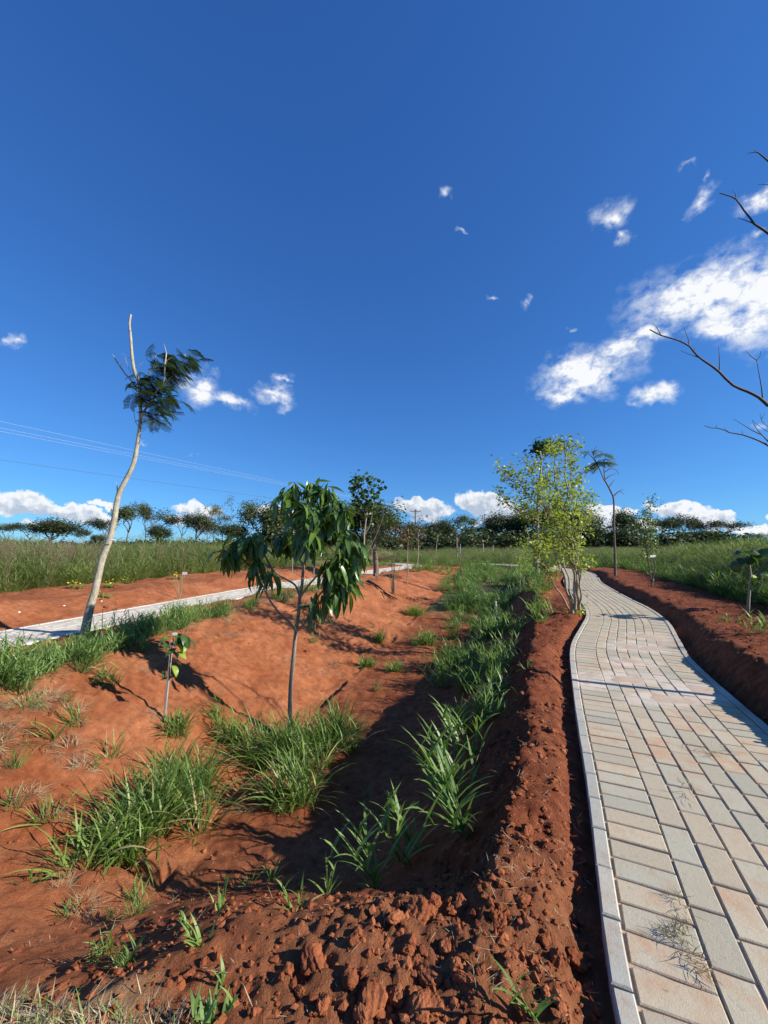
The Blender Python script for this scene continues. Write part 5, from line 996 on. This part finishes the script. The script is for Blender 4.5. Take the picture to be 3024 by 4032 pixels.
_, f = young('leafy_tree', (-0.28,13.35), 13.8, [(-0.28,13.8,-0.01),(-0.27,13.8,0.33),(-0.29,13.8,0.56),(-0.32,13.8,0.94),(-0.36,13.8,1.28),(-0.24,13.8,1.63),(-0.21,13.8,1.94)], [.10, .09, .05, .03],
  [([(-0.3,13.8,0.86),(-0.13,13.8,1.48),(-0.01,13.8,1.86),(0.22,13.8,2.25),(0.45,13.8,2.36)], .02), ([(-0.24,13.8,1.63),(-0.4,13.8,1.86),(-0.44,13.8,2.09)], .015), ([(-0.32,13.8,1.09),(0.06,13.8,1.32)], .012)], BARK_BROWN,
  [(-0.28,13.8,2.09),(-0.17,13.8,2.17),(-0.05,13.8,2.05),(0.06,13.8,1.94),(-0.21,13.8,1.94),(-0.09,13.8,1.86),(-0.28,13.8,1.78),(-0.01,13.8,1.71),(-0.17,13.8,1.63),(0.14,13.8,1.78),(-0.4,13.8,1.63),(-0.28,13.8,1.48),(-0.13,13.8,1.48),(0.03,13.8,2.32),(0.22,13.8,2.25),(0.37,13.8,2.36),(0.51,13.8,2.25),(0.53,13.8,2.19),(-0.42,13.8,1.94),(0.26,13.8,2.09),(-0.32,13.8,1.32),(-0.09,13.8,1.32)],
  leaf_mat('mid_leaf', (.045, .075, .018), (.16, .20, .05), .3, .45, 0), 22, .17, (.15, .07), 'leafy tree with a thick lower trunk between the round-leaved tree and the power pole', 'tree')
# arching dry palm frond at its foot
b = on_ground((-0.28,13.3)); root = empty('dry_palm_frond', (b[0]-.02, b[1]-.15, b[2]), 'dried pale palm fan curling round the thick trunk beyond the mango', 'palm frond'); b = root.location[:]
mb = MB(); stem = rel([(-0.28,13.65,0.34),(-0.28,13.65,0.45)], b); tube(mb, np.vstack([[0, 0, 0], stem]), .02, 6); build('stalk', mb, DRY, root)
for i in range(17):
    a = math.pi*(.04+.92*i/16); c0 = K_ = rel([(-0.18,13.65,0.53)][0], b); e = c0+np.array([math.cos(a)*.72, 0, math.sin(a)*.36]); mb = MB()
    tube(mb, smooth_line([c0, c0*.4+e*.6+np.array([0, -.06, .06]), e, e+np.array([math.cos(a)*.03, -.05, -.10])], .08), [.010, .007], 4, .5); build('leaflet', mb, DRY, root)

# clumps and saplings on the left bank top
b = on_ground((0.27,11.06)); root = empty('young_palm', b, 'small palm with a bright upright frond and dead arching fronds on the far left bank', 'palm')
for q, r in (([(0.26,11.1,-0.31),(0.25,11.1,0.02),(0.22,11.1,0.53)], .022), ([(0.29,11.1,-0.31),(0.29,11.1,0.17),(0.3,11.1,0.35)], .026), ([(0.23,11.1,-0.28),(0.2,11.1,0.02)], .02)):
    limb(rel(q, b), [r, r*.5], BARK_BROWN, root, 'trunk', 6)
def frond(q, n, l, m, parent, droop=.4):
    mb = MB(); P3 = smooth_line(q, .04); tube(mb, P3, [.008, .003], 4, .4); t = np.linspace(.15, 1, n); s = np.linspace(0, 1, len(P3)); c = np.stack([np.interp(t, s, P3[:, j]) for j in range(3)], -1)
    for sd in (0, math.pi): blades(mb, c, sd+rng.normal(0, .3, n), .5+.5*rng.rand(n), l*(1-.4*t), .016, droop, 3, .5+.2*rng.rand(n))
    return build('frond', mb, m, parent)
frond(rel([(0.33,11.1,0.17),(0.42,11.1,0.38),(0.5,11.1,0.57),(0.52,11.1,0.63)], b), 16, .28, BRIGHT, root, .2)
frond(rel([(0.3,11.1,0.17),(0.28,11.1,0.53),(0.39,11.1,0.87),(0.61,11.1,1.02),(0.82,11.1,0.99),(1.0,11.1,0.84),(1.1,11.1,0.78)], b), 30, .30, DRY, root, 1.6)
frond(rel([(0.3,11.1,0.17),(0.31,11.1,0.6),(0.48,11.1,0.95),(0.73,11.1,1.04),(0.91,11.1,0.99)], b), 26, .26, leaf_mat('faded_frond', (.10, .10, .04), (.25, .22, .10), .3, .5, 0), root, 1.5)
frond(rel([(0.23,11.1,0.02),(0.11,11.1,0.29),(-0.01,11.1,0.35),(-0.1,11.1,0.23)], b), 16, .2, GRASS, root, 1.0)
young('thin_sapling', (0.79,12.89), 12.5, [(0.76,12.5,-0.18),(0.79,12.5,0.2),(0.78,12.5,0.74),(0.81,12.5,1.26),(0.82,12.5,1.64)], [.018, .008], [([(0.8,12.5,1.26),(0.68,12.5,1.47),(0.54,12.5,1.54)], .006)], BARK_LIGHT,
  [(0.51,12.5,1.54),(0.61,12.5,1.5),(0.68,12.5,1.57),(0.79,12.5,1.44),(0.74,12.5,1.37),(0.65,12.5,1.3),(0.82,12.5,1.57),(0.82,12.5,1.68),(0.34,12.5,1.5),(0.41,12.5,1.4),(0.51,12.5,1.33)], REDLEAF, 14, .10, (.12, .05), 'thin sapling with rusty green leaves on the bank nearest the young palm', 'sapling')
young('thin_sapling', (1.53,19.02), 20.0, [(1.61,20.0,-0.05),(1.67,20.0,0.56),(1.69,20.0,1.39),(1.65,20.0,2.22),(1.72,20.0,2.39)], [.03, .012], [([(1.68,20.0,1.44),(1.93,20.0,1.67),(1.99,20.0,1.89)], .01)], BARK_LIGHT,
  [(1.65,20.0,2.11),(1.77,20.0,2.22),(1.6,20.0,2.0),(1.82,20.0,1.89),(1.9,20.0,1.67),(1.73,20.0,1.56),(1.81,20.0,1.44),(1.65,20.0,1.33),(1.54,20.0,1.89),(1.48,20.0,1.67),(1.9,20.0,2.22)], REDLEAF, 12, .16, (.17, .08), 'tall thin sapling with reddish leaves standing at the end of the left path', 'sapling')
young('thin_sapling', (3.95,26.56), 24., [(3.53,24.0,0.13),(3.61,24.0,1.13),(3.72,24.0,1.86)], [.035, .015], [], BARK_LIGHT, [(3.71,24.0,1.72),(3.68,24.0,1.52),(3.75,24.0,1.86)], GRASS, 5, .1, (.15, .06), 'nearly leafless green-stemmed sapling in the middle field', 'sapling')
young('bare_sapling', (2.8,13.37), 13.3, [(2.79,13.3,-0.47),(2.75,13.3,-0.15),(2.68,13.3,0.14),(2.62,13.3,0.51),(2.56,13.3,0.8),(2.51,13.3,1.02)], [.022, .008],
  [([(2.62,13.3,0.51),(2.75,13.3,0.72),(2.73,13.3,0.94)], .007), ([(2.56,13.3,0.8),(2.42,13.3,1.09),(2.32,13.3,1.31)], .007), ([(2.53,13.3,0.94),(2.61,13.3,1.24),(2.71,13.3,1.46)], .006), ([(2.68,13.3,0.14),(2.49,13.3,0.43),(2.38,13.3,0.51)], .005), ([(2.65,13.3,0.36),(2.85,13.3,0.54)], .005)], BARK_BROWN,
  [], DRY, 1, .1, (.1, .1), 'leafless brown sapling at the turn of the swale', 'sapling')
young('thin_sapling', (5.11,24.98), 23., [(4.71,23.0,0.11),(4.71,23.0,0.74),(4.71,23.0,1.5),(4.68,23.0,2.01),(4.72,23.0,2.4)], [.04, .02], [([(4.7,23.0,1.76),(5.11,23.0,2.4),(5.18,23.0,2.85)], .015), ([(4.69,23.0,1.89),(4.34,23.0,2.27)], .012)], BARK_LIGHT,
  [(4.72,23.0,2.4),(4.91,23.0,2.27),(5.11,23.0,2.34),(4.46,23.0,2.27),(4.65,23.0,2.14),(5.3,23.0,2.21)], FERNY, 16, .25, (.25, .1), 'thin pale-stemmed tree rising behind the leafless brown sapling', 'tree')
# wooden stakes
def stake(p, h, r, label, lean=(0, 0), m=WOOD, rounded=False):
    x, y, z = on_ground(p); mb = MB(); tube(mb, np.array([[0, 0, -.05], [lean[0]*.5, lean[1]*.5, h*.5], [lean[0], lean[1], h]]), r, 4 if not rounded else 6, .4, .05, (.7, .7, 0.)); o = build('stake', mb, m, None, False, (x, y, z)); return tag(o, label, 'stake')
stake((-1.89,3.45), .66, .012, 'leaning weathered wooden stake on the left bank', (.04, .0))
stake((2.39,8.35), .45, .016, 'short pale stake sticking out of the right bank grass', (.0, .0), WHITE)
for (x, h, lb) in (((9.08,35.29), 1.3, 'white-topped stake next to the bright seedling'), ((8.55,30.28), 1.1, 'white-topped stake right of the bright seedling'), ((8.3,27.45), .6, 'shortest white-topped stake in the middle field'), ((6.71,33.93), 1.2, 'white-topped stake behind the leafless sapling')):
    stake(x, h, .022, lb, m=WHITE)
stake((-0.65,12.87), 1.1, .014, 'thin cane leaning beside the round-leaved tree', (.35, 0), BARK_LIGHT)
for (p, h, lb) in (((-2.67,11.33), 1.15, 'thin cane seen through the mango branches left of its trunk'), ((-2.04,11.33), 1.35, 'brown cane seen through the mango branches right of its trunk')):
    stake(p, h, .016, lb, m=BARK_LIGHT)
stake((-4.91,30.15), 2.6, .055, 'thick whitish post standing on the lawn behind the mango', m=WHITE, rounded=True)
b = on_ground((7.11,28.3)); mb = MB(); blades(mb, [[0, 0, 0]]*6, [.2, 2.9, 3.3, 0., 1.5, 4.6], [.7, .7, .9, 1.0, .2, .3], .75, .10, .5, 5, .7, profile='leaf'); tag(build('seedling', mb, BRIGHT, loc=b), 'bright yellow-green broad-leaved seedling in the middle field', 'seedling')

# staked seedling on the left bank
b = on_ground((-2.19,4.07)); root = empty('staked_seedling', b, 'leafy seedling growing against the leaning wooden stake on the left bank', 'seedling')
limb(rel([(-1.78,3.3,-0.06),(-1.78,3.3,0.09),(-1.77,3.3,0.2),(-1.76,3.3,0.28)], b)+np.array([0, b[1]-3.3, 0])*0, [.006, .004], BARK_BROWN, root, 'trunk', 5)
SL = [leaf_mesh('leaf', .12, .055, .8+.3*i, BRIGHT if i == 2 else ROUNDL, seed=30+i) for i in range(3)]
for c in rel([(-1.79,3.3,0.23),(-1.75,3.3,0.26),(-1.71,3.3,0.28),(-1.68,3.3,0.31),(-1.66,3.3,0.28),(-1.69,3.3,0.24),(-1.73,3.3,0.2),(-1.77,3.3,0.18),(-1.8,3.3,0.19),(-1.72,3.3,0.25),(-1.75,3.3,0.31),(-1.78,3.3,0.3),(-1.68,3.3,0.25),(-1.74,3.3,0.16),(-1.66,3.3,0.29),(-1.71,3.3,0.32),(-1.78,3.3,0.09),(-1.76,3.3,0.06),(-1.82,3.3,0.26),(-1.85,3.3,0.24)], b):
    a = rng.normal(0, 1.2); place(random.choice(SL), 'leaf', root, Vector(c), (math.cos(a), math.sin(a)-.2, rng.uniform(-.5, .3)), s=rng.uniform(.7, 1.1), roll=rng.uniform(-.4, .4))
mb = MB(); slab(mb, rel([(-1.74,3.28,0.32)][0], b), .035, .004, .022, .2, .3); build('tag', mb, WHITE, root, False)

# dead weed stalks before the left path
b = on_ground((-2.94,4.6)); root = empty('dead_weed', b, 'clump of dead dark-leaved weed stalks in front of the left path', 'weed')
for i in range(11):
    x0 = rng.uniform(-.5, .55); h = rng.uniform(.25, .42); y0 = rng.uniform(-.15, .15); z0 = gz(b[0]+x0, b[1]+y0)-b[2]; lx = rng.normal(.03, .06); mb = MB()
    P3 = np.array([[x0, y0, z0], [x0+lx*.5, y0, z0+h*.5], [x0+lx, y0, z0+h]]); tube(mb, P3, [.0028, .0014], 4); k = 9; t = rng.rand(k); c = P3[0]*(1-t[:, None])+P3[2]*t[:, None]
    blades(mb, c, rng.rand(k)*6.28, .5+rng.rand(k), .05+.05*rng.rand(k), .008, 1.0, 3, .0, profile='leaf'); build('stalk', mb, TWIG, root)
b = on_ground((-4.05,7.74)); root = empty('dry_weed', b, 'wispy straw-coloured weed on the red bank beyond the left path', 'weed')
for i in range(10):
    a = rng.rand()*6.28; l = rng.uniform(.1, .5); h = rng.uniform(.35, .7); mb = MB(); P3 = np.array([[0, 0, 0], [math.cos(a)*l*h*.3, math.sin(a)*l*h*.3, h*.5], [math.cos(a)*l*h, math.sin(a)*l*h, h]]); tube(mb, smooth_line(P3, .1), [.004, .002], 3, .4); build('stalk', mb, DRY, root)
# yellow-leaved low plants and tag on the left bank
for p, s, lb in (((-6.08,9.1), 1.2, 'largest yellow-flecked low plant on the bank beyond the left path'), ((-5.98,7.57), .8, 'yellow-flecked low plant left of the crooked trunk'), ((-4.91,6.75), .6, 'yellow sprig just right of the crooked trunk on the red bank'), ((-5.55,7.89), .6, 'yellow sprig above the red bank between trunk and largest yellow plant'), ((-5.15,9.66), .6, 'yellow sprig beside the white tag')):
    b = on_ground(p); root = empty('yellow_plant', b, lb, 'plant'); mb = MB(); k = int(36*s)
    blades(mb, np.stack([rng.normal(0, .12*s, k), rng.normal(0, .08*s, k), np.zeros(k)], -1), rng.rand(k)*6.28, .6+.6*rng.rand(k), .10+.08*rng.rand(k), .035, .8, 3, .5, profile='leaf'); build('foliage', mb, GRASS, root)
    mb = MB(); k = int(14*s); c = np.stack([rng.normal(0, .10*s, k), rng.normal(-.03, .06*s, k), .07+.08*rng.rand(k)], -1); cards(mb, c, rdir(k), rdir(k, .2, 1), .045, .03, .5); build('flowers', mb, YELLOW, root)
def tagthing(p, z, sx, sz, lb, Yd):
    b = on_ground(p); root = empty('plant_tag', b, lb, 'tag'); mb = MB(); slab(mb, (0, 0, z), sx, .006, sz, .1, .15); build('plate', mb, WHITE, root, False); mb = MB(); tube(mb, np.array([[0, .006, -.02], [0, .006, z]]), .004, 4); build('stick', mb, WOOD, root)
tagthing((-5.14,10.03), .12, .12, .07, 'small white plate on a stick behind the red bank', 0)
tagthing((-19.09,24.82), .55, .20, .14, 'small white plate half hidden in the left field grass', 0)
# paver lying loose beside the left path
b = on_ground((-3.92,4.86)); mb = MB(); slab(mb, (0, 0, 0), .19, .09, .06, -.15); o = build('loose_paver', mb, CONCRETE, None, False, (b[0], b[1], b[2]+.028)); tag(o, 'loose grey paver lying on the soil by the foot of the crooked tree', 'paver')
# pale scraps of mortar on the red bank
for p, r, lb in (((-4.79,6.63), .03, 'white crumb of mortar on the red bank right of the crooked trunk'), ((-5.01,6.13), .03, 'pale mortar scrap on the red bank left of the crooked trunk'), ((-5.1,5.48), .03, 'pale mortar scrap on the red bank near the left edge'), ((-0.7,2.36), .0, '')):
    if r:
        mb = MB(); r_ = np.random.RandomState(int(r*1000)); mb.add(IV*(.7+.6*r_.rand(len(IV), 1))*np.array([1, .8, .3]), IF, .5); x, y, z = on_ground(p); o = build('mortar_scrap', mb, WHITE, None, False, (x, y, z)); o.scale = (r, r, r); tag(o, lb, 'mortar')
# dark limbs put in for the shade of a side gutter, far left bank
b = on_ground((-0.13,11.09)); root = empty('gutter_shade', b, 'dark strips standing for the shade in a side gutter on the left bank by the small palm', 'branch')
for q, r in (([(-0.48,11.75),(-0.19,11.31),(0.07,10.79),(0.35,10.5)], .035), ([(-0.41,11.57),(0.01,10.65),(0.19,10.39)], .02)):
    P3 = np.array([on_ground(a) for a in q])+np.array([0, 0, .03]); limb(rel(P3, b), [r, r*.5], TWIG, root, 'limb', 6, .3, .1)
# grass bunch and stems lying on the right path
def litter(pts, n, l, w, sp, label, name, m=DRY, g=None):
    P3 = np.array(pts); b = (P3[0, 0], P3[0, 1], .002); mb = MB(); t = rng.rand(n); s = np.linspace(0, 1, len(P3)); x = np.interp(t, s, P3[:, 0])-b[0]+rng.normal(0, sp, n); y = np.interp(t, s, P3[:, 1])-b[1]+rng.normal(0, sp, n)
    blades(mb, np.stack([x, y, .003+.010*rng.rand(n)], -1), rng.rand(n)*6.28, 1.25+.35*rng.rand(n), l*(.3+.7*rng.rand(n)), w, rng.normal(.1, .5, n), 4, .0+.6*rng.rand(n)); return tag(build(name, mb, m, loc=b), label, 'dry grass')
HAY = leaf_mat('old_hay', (.07, .055, .025), (.24, .19, .09), .2, .7, 0)
litter([(0.89,1.26),(0.85,1.17),(0.75,1.13),(0.81,1.14),(0.79,1.08),(0.78,1.03)], 150, .05, .0020, .006, 'tangle of dry grass roots dropped on the right path near the bottom', 'dry_grass_bunch', HAY)
litter([(1.57,2.11),(1.64,2.03),(1.8,2.07)], 26, .16, .003, .008, 'few long straws lying across the right path', 'straw')
litter([(1.36,1.81),(1.24,1.64)], 14, .10, .003, .008, 'thin straws in a joint of the right path below the long ones', 'straw')

# ---------------------------------------------------------------- power line
def pole(p, h, label, rz, arm=2.4):
    x, y = p[0], p[1]; b = (x, y, gz(x, y, False)); root = empty('utility_pole', b, label, 'utility pole', 'poles of the power line'); root.rotation_euler.z = rz
    mb = MB(); tube(mb, np.array([[0, 0, -.3], [0, 0, h]]), [.19, .12], 8); build('mast', mb, POLE, root)
    mb = MB(); slab(mb, (0, -.16, h-.45), arm, .16, .16); build('crossarm', mb, POLE, root, False)
    for sx in (-.5, .5):
        mb = MB(); tube(mb, np.array([[sx, -.16, h-.5], [0, -.12, h-1.1]]), .03, 4); build('brace', mb, POLE, root)
    for sx in (-arm*.46, -.18, .18, arm*.46):
        mb = MB(); tube(mb, np.array([[sx, -.16, h-.38], [sx, -.16, h-.12]]), [.07, .09, .05], 6); build('insulator', mb, POLE, root)
pole((7.1, 87.), 9.3, 'nearest power pole with a crossarm above the middle treeline', .2)
pole((15.4, 150.), 9.3, 'farther power pole just right of the nearest one', .2)
def wire(a, c, sag, r, m, label):
    t = np.linspace(0, 1, 60)[:, None]; P3 = np.array(a)*(1-t)+np.array(c)*t; P3[:, 2] -= (4*sag*t*(1-t))[:, 0]; b = P3[0].copy(); mb = MB(); tube(mb, P3-b, r, 4); tag(build('power_line_wire', mb, m, loc=b), label, 'wire', 'wires of the power line')
A0 = [(-22.52,22.0,8.61)][0]; A1 = [(-22.49,22.0,8.22)][0]; A2 = [(-22.47,22.0,8.02)][0]; A3 = [(-22.32,22.0,6.32)][0]
def back(a, e, k=.6): a = np.array(a); e = np.array(e); return tuple(a+(a-e)*k)
for a, e, m, r, lb in ((A0, (6.0, 87, 9.6), WIRE, .008, 'topmost pale wire crossing the sky on the left'), (A1, (7.4, 87, 9.5), WIRE, .008, 'second pale wire, close above its twin'), (A2, (8.1, 87, 9.3), WIRE, .008, 'third pale wire, just under its twin'), (A3, (7.1, 87, 7.6), WIRED, .010, 'lone dark lower wire crossing the sky on the left')):
    wire(back(a, e), e, .3, r, m, lb)
for sx, lb in ((-1.1, 'far wire span on the left end of the crossarms'), (.2, 'far wire span in the middle of the crossarms'), (1.1, 'far wire span on the right end of the crossarms')):
    wire((7.1+sx, 87, 9.25), (15.4+sx, 150, 9.25), .8, .02, WIRED, lb)

# ---------------------------------------------------------------- the treeline
def branchy(mb, p, d, l, r, depth, tips, flat, split=3):
    p = np.array(p); d = np.array(d)/np.linalg.norm(d); e = p+d*l; mid_ = (p+e)/2+rng.normal(0, .06*l, 3); tube(mb, np.array([p, mid_, e]), [r, r*.65], 5 if depth > 1 else 3, .4, ref=(.5, .5, .1))
    if depth == 0: tips.append(e); tips.append(mid_*.3+e*.7); return
    for i in range(split):
        a = rng.rand()*6.28; nd = d+np.array([math.cos(a), math.sin(a), 0])*rng.uniform(.5, 1.0)*(1.0 if not flat else 1.2); nd[2] = nd[2]*(.55 if flat and depth < 2 else .9)+.12; branchy(mb, e, nd, l*rng.uniform(.58, .82), r*.6, depth-1, tips, flat, split)
def far_tree(seed, kind):
    """trees of 10 m; kinds: umbrella, dense, open, bare"""
    rng.seed(seed); wood = MB(); tips = []; leaf = MB()
    if kind == 'umbrella': branchy(wood, (0, 0, -.3), (.05, 0, 1), 4.6, .22, 3, tips, True, 3)
    elif kind == 'dense': branchy(wood, (0, 0, -.3), (0, 0, 1), 3.0, .28, 3, tips, False, 4)
    elif kind == 'open': branchy(wood, (0, 0, -.3), (-.05, 0, 1), 4.8, .18, 3, tips, True, 3)
    else: branchy(wood, (0, 0, -.3), (0, 0, 1), 3.2, .17, 4, tips, False, 3)
    tips = np.array(tips); top = tips[:, 2].max(); sc_ = 9.6/top
    if kind != 'bare':
        per = {'umbrella': 60, 'dense': 46, 'open': 34}[kind]; sp = {'umbrella': (.72, .72, .58), 'dense': (.9, .9, .8), 'open': (.62, .62, .42)}[kind]
        keep = tips if kind != 'open' else tips[rng.rand(len(tips)) < .75]
        c = np.repeat(keep, per, 0)+rng.normal(0, 1, (len(keep)*per, 3))*np.array(sp); k = len(c)
        cl = np.repeat(rng.normal(0, .22, len(keep)), per); cards(leaf, c, rdir(k, -.4, .4), rdir(k, .1, 1.), (.36 if kind != 'open' else .30)*(.6+.6*rng.rand(k)), .25, .4+cl+rng.normal(0, .15, k))
    wid = max(np.ptp(tips[:, 0]), np.ptp(tips[:, 1]))+1.2
    wm = wood.mesh('trunk', BARK_FAR); lm = leaf.mesh('crown', FARLEAF) if leaf.n else None
    return wm, lm, wid*sc_, sc_
FT = {k: [far_tree(100+10*j+i, k) for i in range(c)] for j, (k, c) in enumerate((('umbrella', 4), ('dense', 4), ('open', 4), ('bare', 3)))}
def plant_tree(X, Yd, H, W, kind, label, i):
    wm, lm, wid, s_ = FT[kind][i % len(FT[kind])]; root = empty(kind.replace('umbrella', 'flat_topped').replace('open', 'open_crowned')+'_tree', (X, Yd, gz(X, Yd, False)), label, 'tree', 'trees of the far treeline')
    o = link('trunk', wm, root); sx = W/wid*s_*1.08; sz = H/9.9*s_; o.scale = (sx, sx, sz)
    if lm: q = link('crown', lm, root); q.scale = (sx, sx, sz)
    root.rotation_euler.z = (i*1.7) % 6.28
TREES = [(-93.25,95.0,6.44,8.57, 'umbrella', 'dark flat-topped tree at the left picture edge'),(-82.73,90.0,6.38,6.71, 'umbrella', 'grey-green small tree second from the left edge'),(-73.45,85.0,6.4,9.4, 'dense', 'round dark tree standing alone left of the crooked trunk'),(-77.35,100.0,5.16,5.29, 'umbrella', 'low spreading tree in the gap left of the crooked trunk'),(-88.81,120.0,4.23,3.46, 'dense', 'tiny distant tree touching the crooked trunk'),(-61.2,85.0,7.01,7.67, 'umbrella', 'layered tree half hidden behind the crooked trunk'),(-51.52,78.0,9.18,8.63, 'umbrella', 'broad flat-topped tree with two pale trunks right of the crooked trunk'),(-49.47,80.0,9.58,4.81, 'umbrella', 'narrow tree with a straight pale trunk beside the broad flat-topped one'),(-45.59,78.0,9.27,7.88, 'open', 'open-crowned tree with forked dark trunk showing sky'),(-44.29,76.0,4.74,5.03, 'dense', 'low bush-like tree under the open-crowned forked tree'),(-41.83,80.0,7.54,5.96, 'umbrella', 'medium layered tree between the open-crowned tree and the bare bush'),(-39.98,82.0,7.0,5.42, 'dense', 'dark rounded tree behind the bare bush'),(-28.14,60.0,4.85,4.33, 'bare', 'pale leafless bush rising from the left field grass'),(-34.56,78.0,9.37,4.88, 'open', 'slim open-crowned tree leaning left before white cloud'),(-32.7,78.0,7.47,3.75, 'bare', 'leafless tree between the slim and the tall open-crowned trees'),(-27.65,74.0,10.57,7.47, 'open', 'tallest open-crowned tree left of the mango'),(-29.6,74.0,4.83,5.34, 'dense', 'low dark tree at the foot of the tallest open-crowned tree'),(-24.19,76.0,8.6,8.41, 'dense', 'dense dark tree just right of the tallest one'),(-21.38,80.0,7.64,6.73, 'dense', 'dense grey-green tree beside the mango crown'),(-17.31,80.0,7.06,6.73, 'dense', 'dark tree seen through the left of the mango crown'),(-12.5,80.0,8.02,7.7, 'dense', 'dark tree behind the middle of the mango crown'),(-5.71,70.0,7.84,7.15, 'dense', 'dark mass of a tree between the mango and the round-leaved tree'),(-2.57,72.0,8.47,7.36, 'dense', 'dark tree behind the round-leaved tree'),(0.8,78.0,6.72,6.57, 'dense', 'dark tree behind the leafy tree'),(4.45,85.0,6.4,4.09, 'open', 'wispy tree left of the nearest power pole'),(6.19,88.0,5.73,4.76, 'dense', 'small tree at the foot of the nearest power pole'),(12.63,95.0,6.1,6.85, 'dense', 'rounded tree right of the farther power pole'),(15.48,95.0,5.87,6.85, 'dense', 'rounded tree left of the layered tree'),(14.51,75.0,6.69,6.49, 'umbrella', 'layered sparse tree in the middle of the treeline'),(18.52,80.0,5.13,5.77, 'umbrella', 'lower layered tree beside the sparse one'),(22.04,80.0,7.25,5.0, 'bare', 'twiggy tree below the second white cloud'),(23.52,84.0,6.34,6.06, 'open', 'thin-crowned tree overlapping the twiggy tree'),(25.6,80.0,7.06,6.73, 'dense', 'dark tree left of the yellow-green shrub'),(28.74,78.0,7.47,7.5, 'dense', 'dark tree behind the left of the yellow-green shrub'),(32.15,76.0,7.68,7.31, 'dense', 'dark tree behind the middle of the yellow-green shrub'),(35.33,74.0,7.69,7.12, 'dense', 'dark tree behind the right of the yellow-green shrub'),(38.87,74.0,7.15,6.23, 'dense', 'rounded tree at the right side of the yellow-green shrub'),(45.42,80.0,8.02,4.62, 'bare', 'misty leafless tree before the slender tree'),(49.26,80.0,7.64,5.29, 'dense', 'upright dark tree right of the slender tree'),(54.46,84.0,6.13,4.55, 'umbrella', 'small spreading tree in the gap right of the slender tree'),(57.62,84.0,4.92,5.05, 'umbrella', 'small spreading tree behind the tied sapling'),(54.18,74.0,6.34,5.87, 'umbrella', 'flat-topped tree at the left of the right-hand grove'),(58.69,76.0,6.94,7.31, 'umbrella', 'highest tree of the right-hand grove'),(63.49,78.0,6.53,6.57, 'umbrella', 'layered tree at the right shoulder of the grove'),(62.91,72.0,5.68,7.27, 'umbrella', 'broad flat-topped tree right of the grove'),(59.73,72.0,3.69,6.06, 'dense', 'low dark tree under the right-hand grove'),(96.85,100.0,4.2,5.29, 'umbrella', 'far small tree near the right edge'),(94.13,90.0,4.32,6.49, 'umbrella', 'tree just outside the right edge'),(102.89,90.0,5.41,8.66, 'dense', 'tree well outside the right edge')]
for i, q in enumerate(TREES): plant_tree(*q, i)
rng.seed(77)
# undergrowth beneath the treeline
mb = MB()
for (x0, x1, top, Yd, k) in [(-24.63,-4.52,5.0,76,80),(-6.52,38.5,4.0,78,150),(-4.05,33.56,3.0,68,60),(36.08,44.53,5.2,74,40),(42.13,64.85,3.4,70,60),(-43.24,-25.92,2.2,80,30),(-63.05,-44.32,2.1,82,36),(-111.41,-69.2,1.9,90,50),(78.75,109.41,2.4,85,50),(0.06,60.18,5.6,100,80)]:
    for i in range(k):
        c = np.array([rng.uniform(x0, x1), Yd+rng.uniform(-5, 6), 0]); h = top*rng.uniform(.35, 1.25); w = rng.uniform(1.2, 2.6); m_ = 210; q = rdir(m_, -.1, 1.)*np.array([w, w, h])*(.45+.55*rng.rand(m_, 1))
        cards(mb, c+q+np.array([0, 0, .2]), rdir(m_, -.4, .4), rdir(m_, .1, 1.), .62, .44, .25+rng.normal(0, .2)+rng.normal(0, .15, m_))
tag(build('undergrowth', mb, FARLEAF), 'dark scrub filling the foot of the far treeline', 'scrub', kind='stuff')
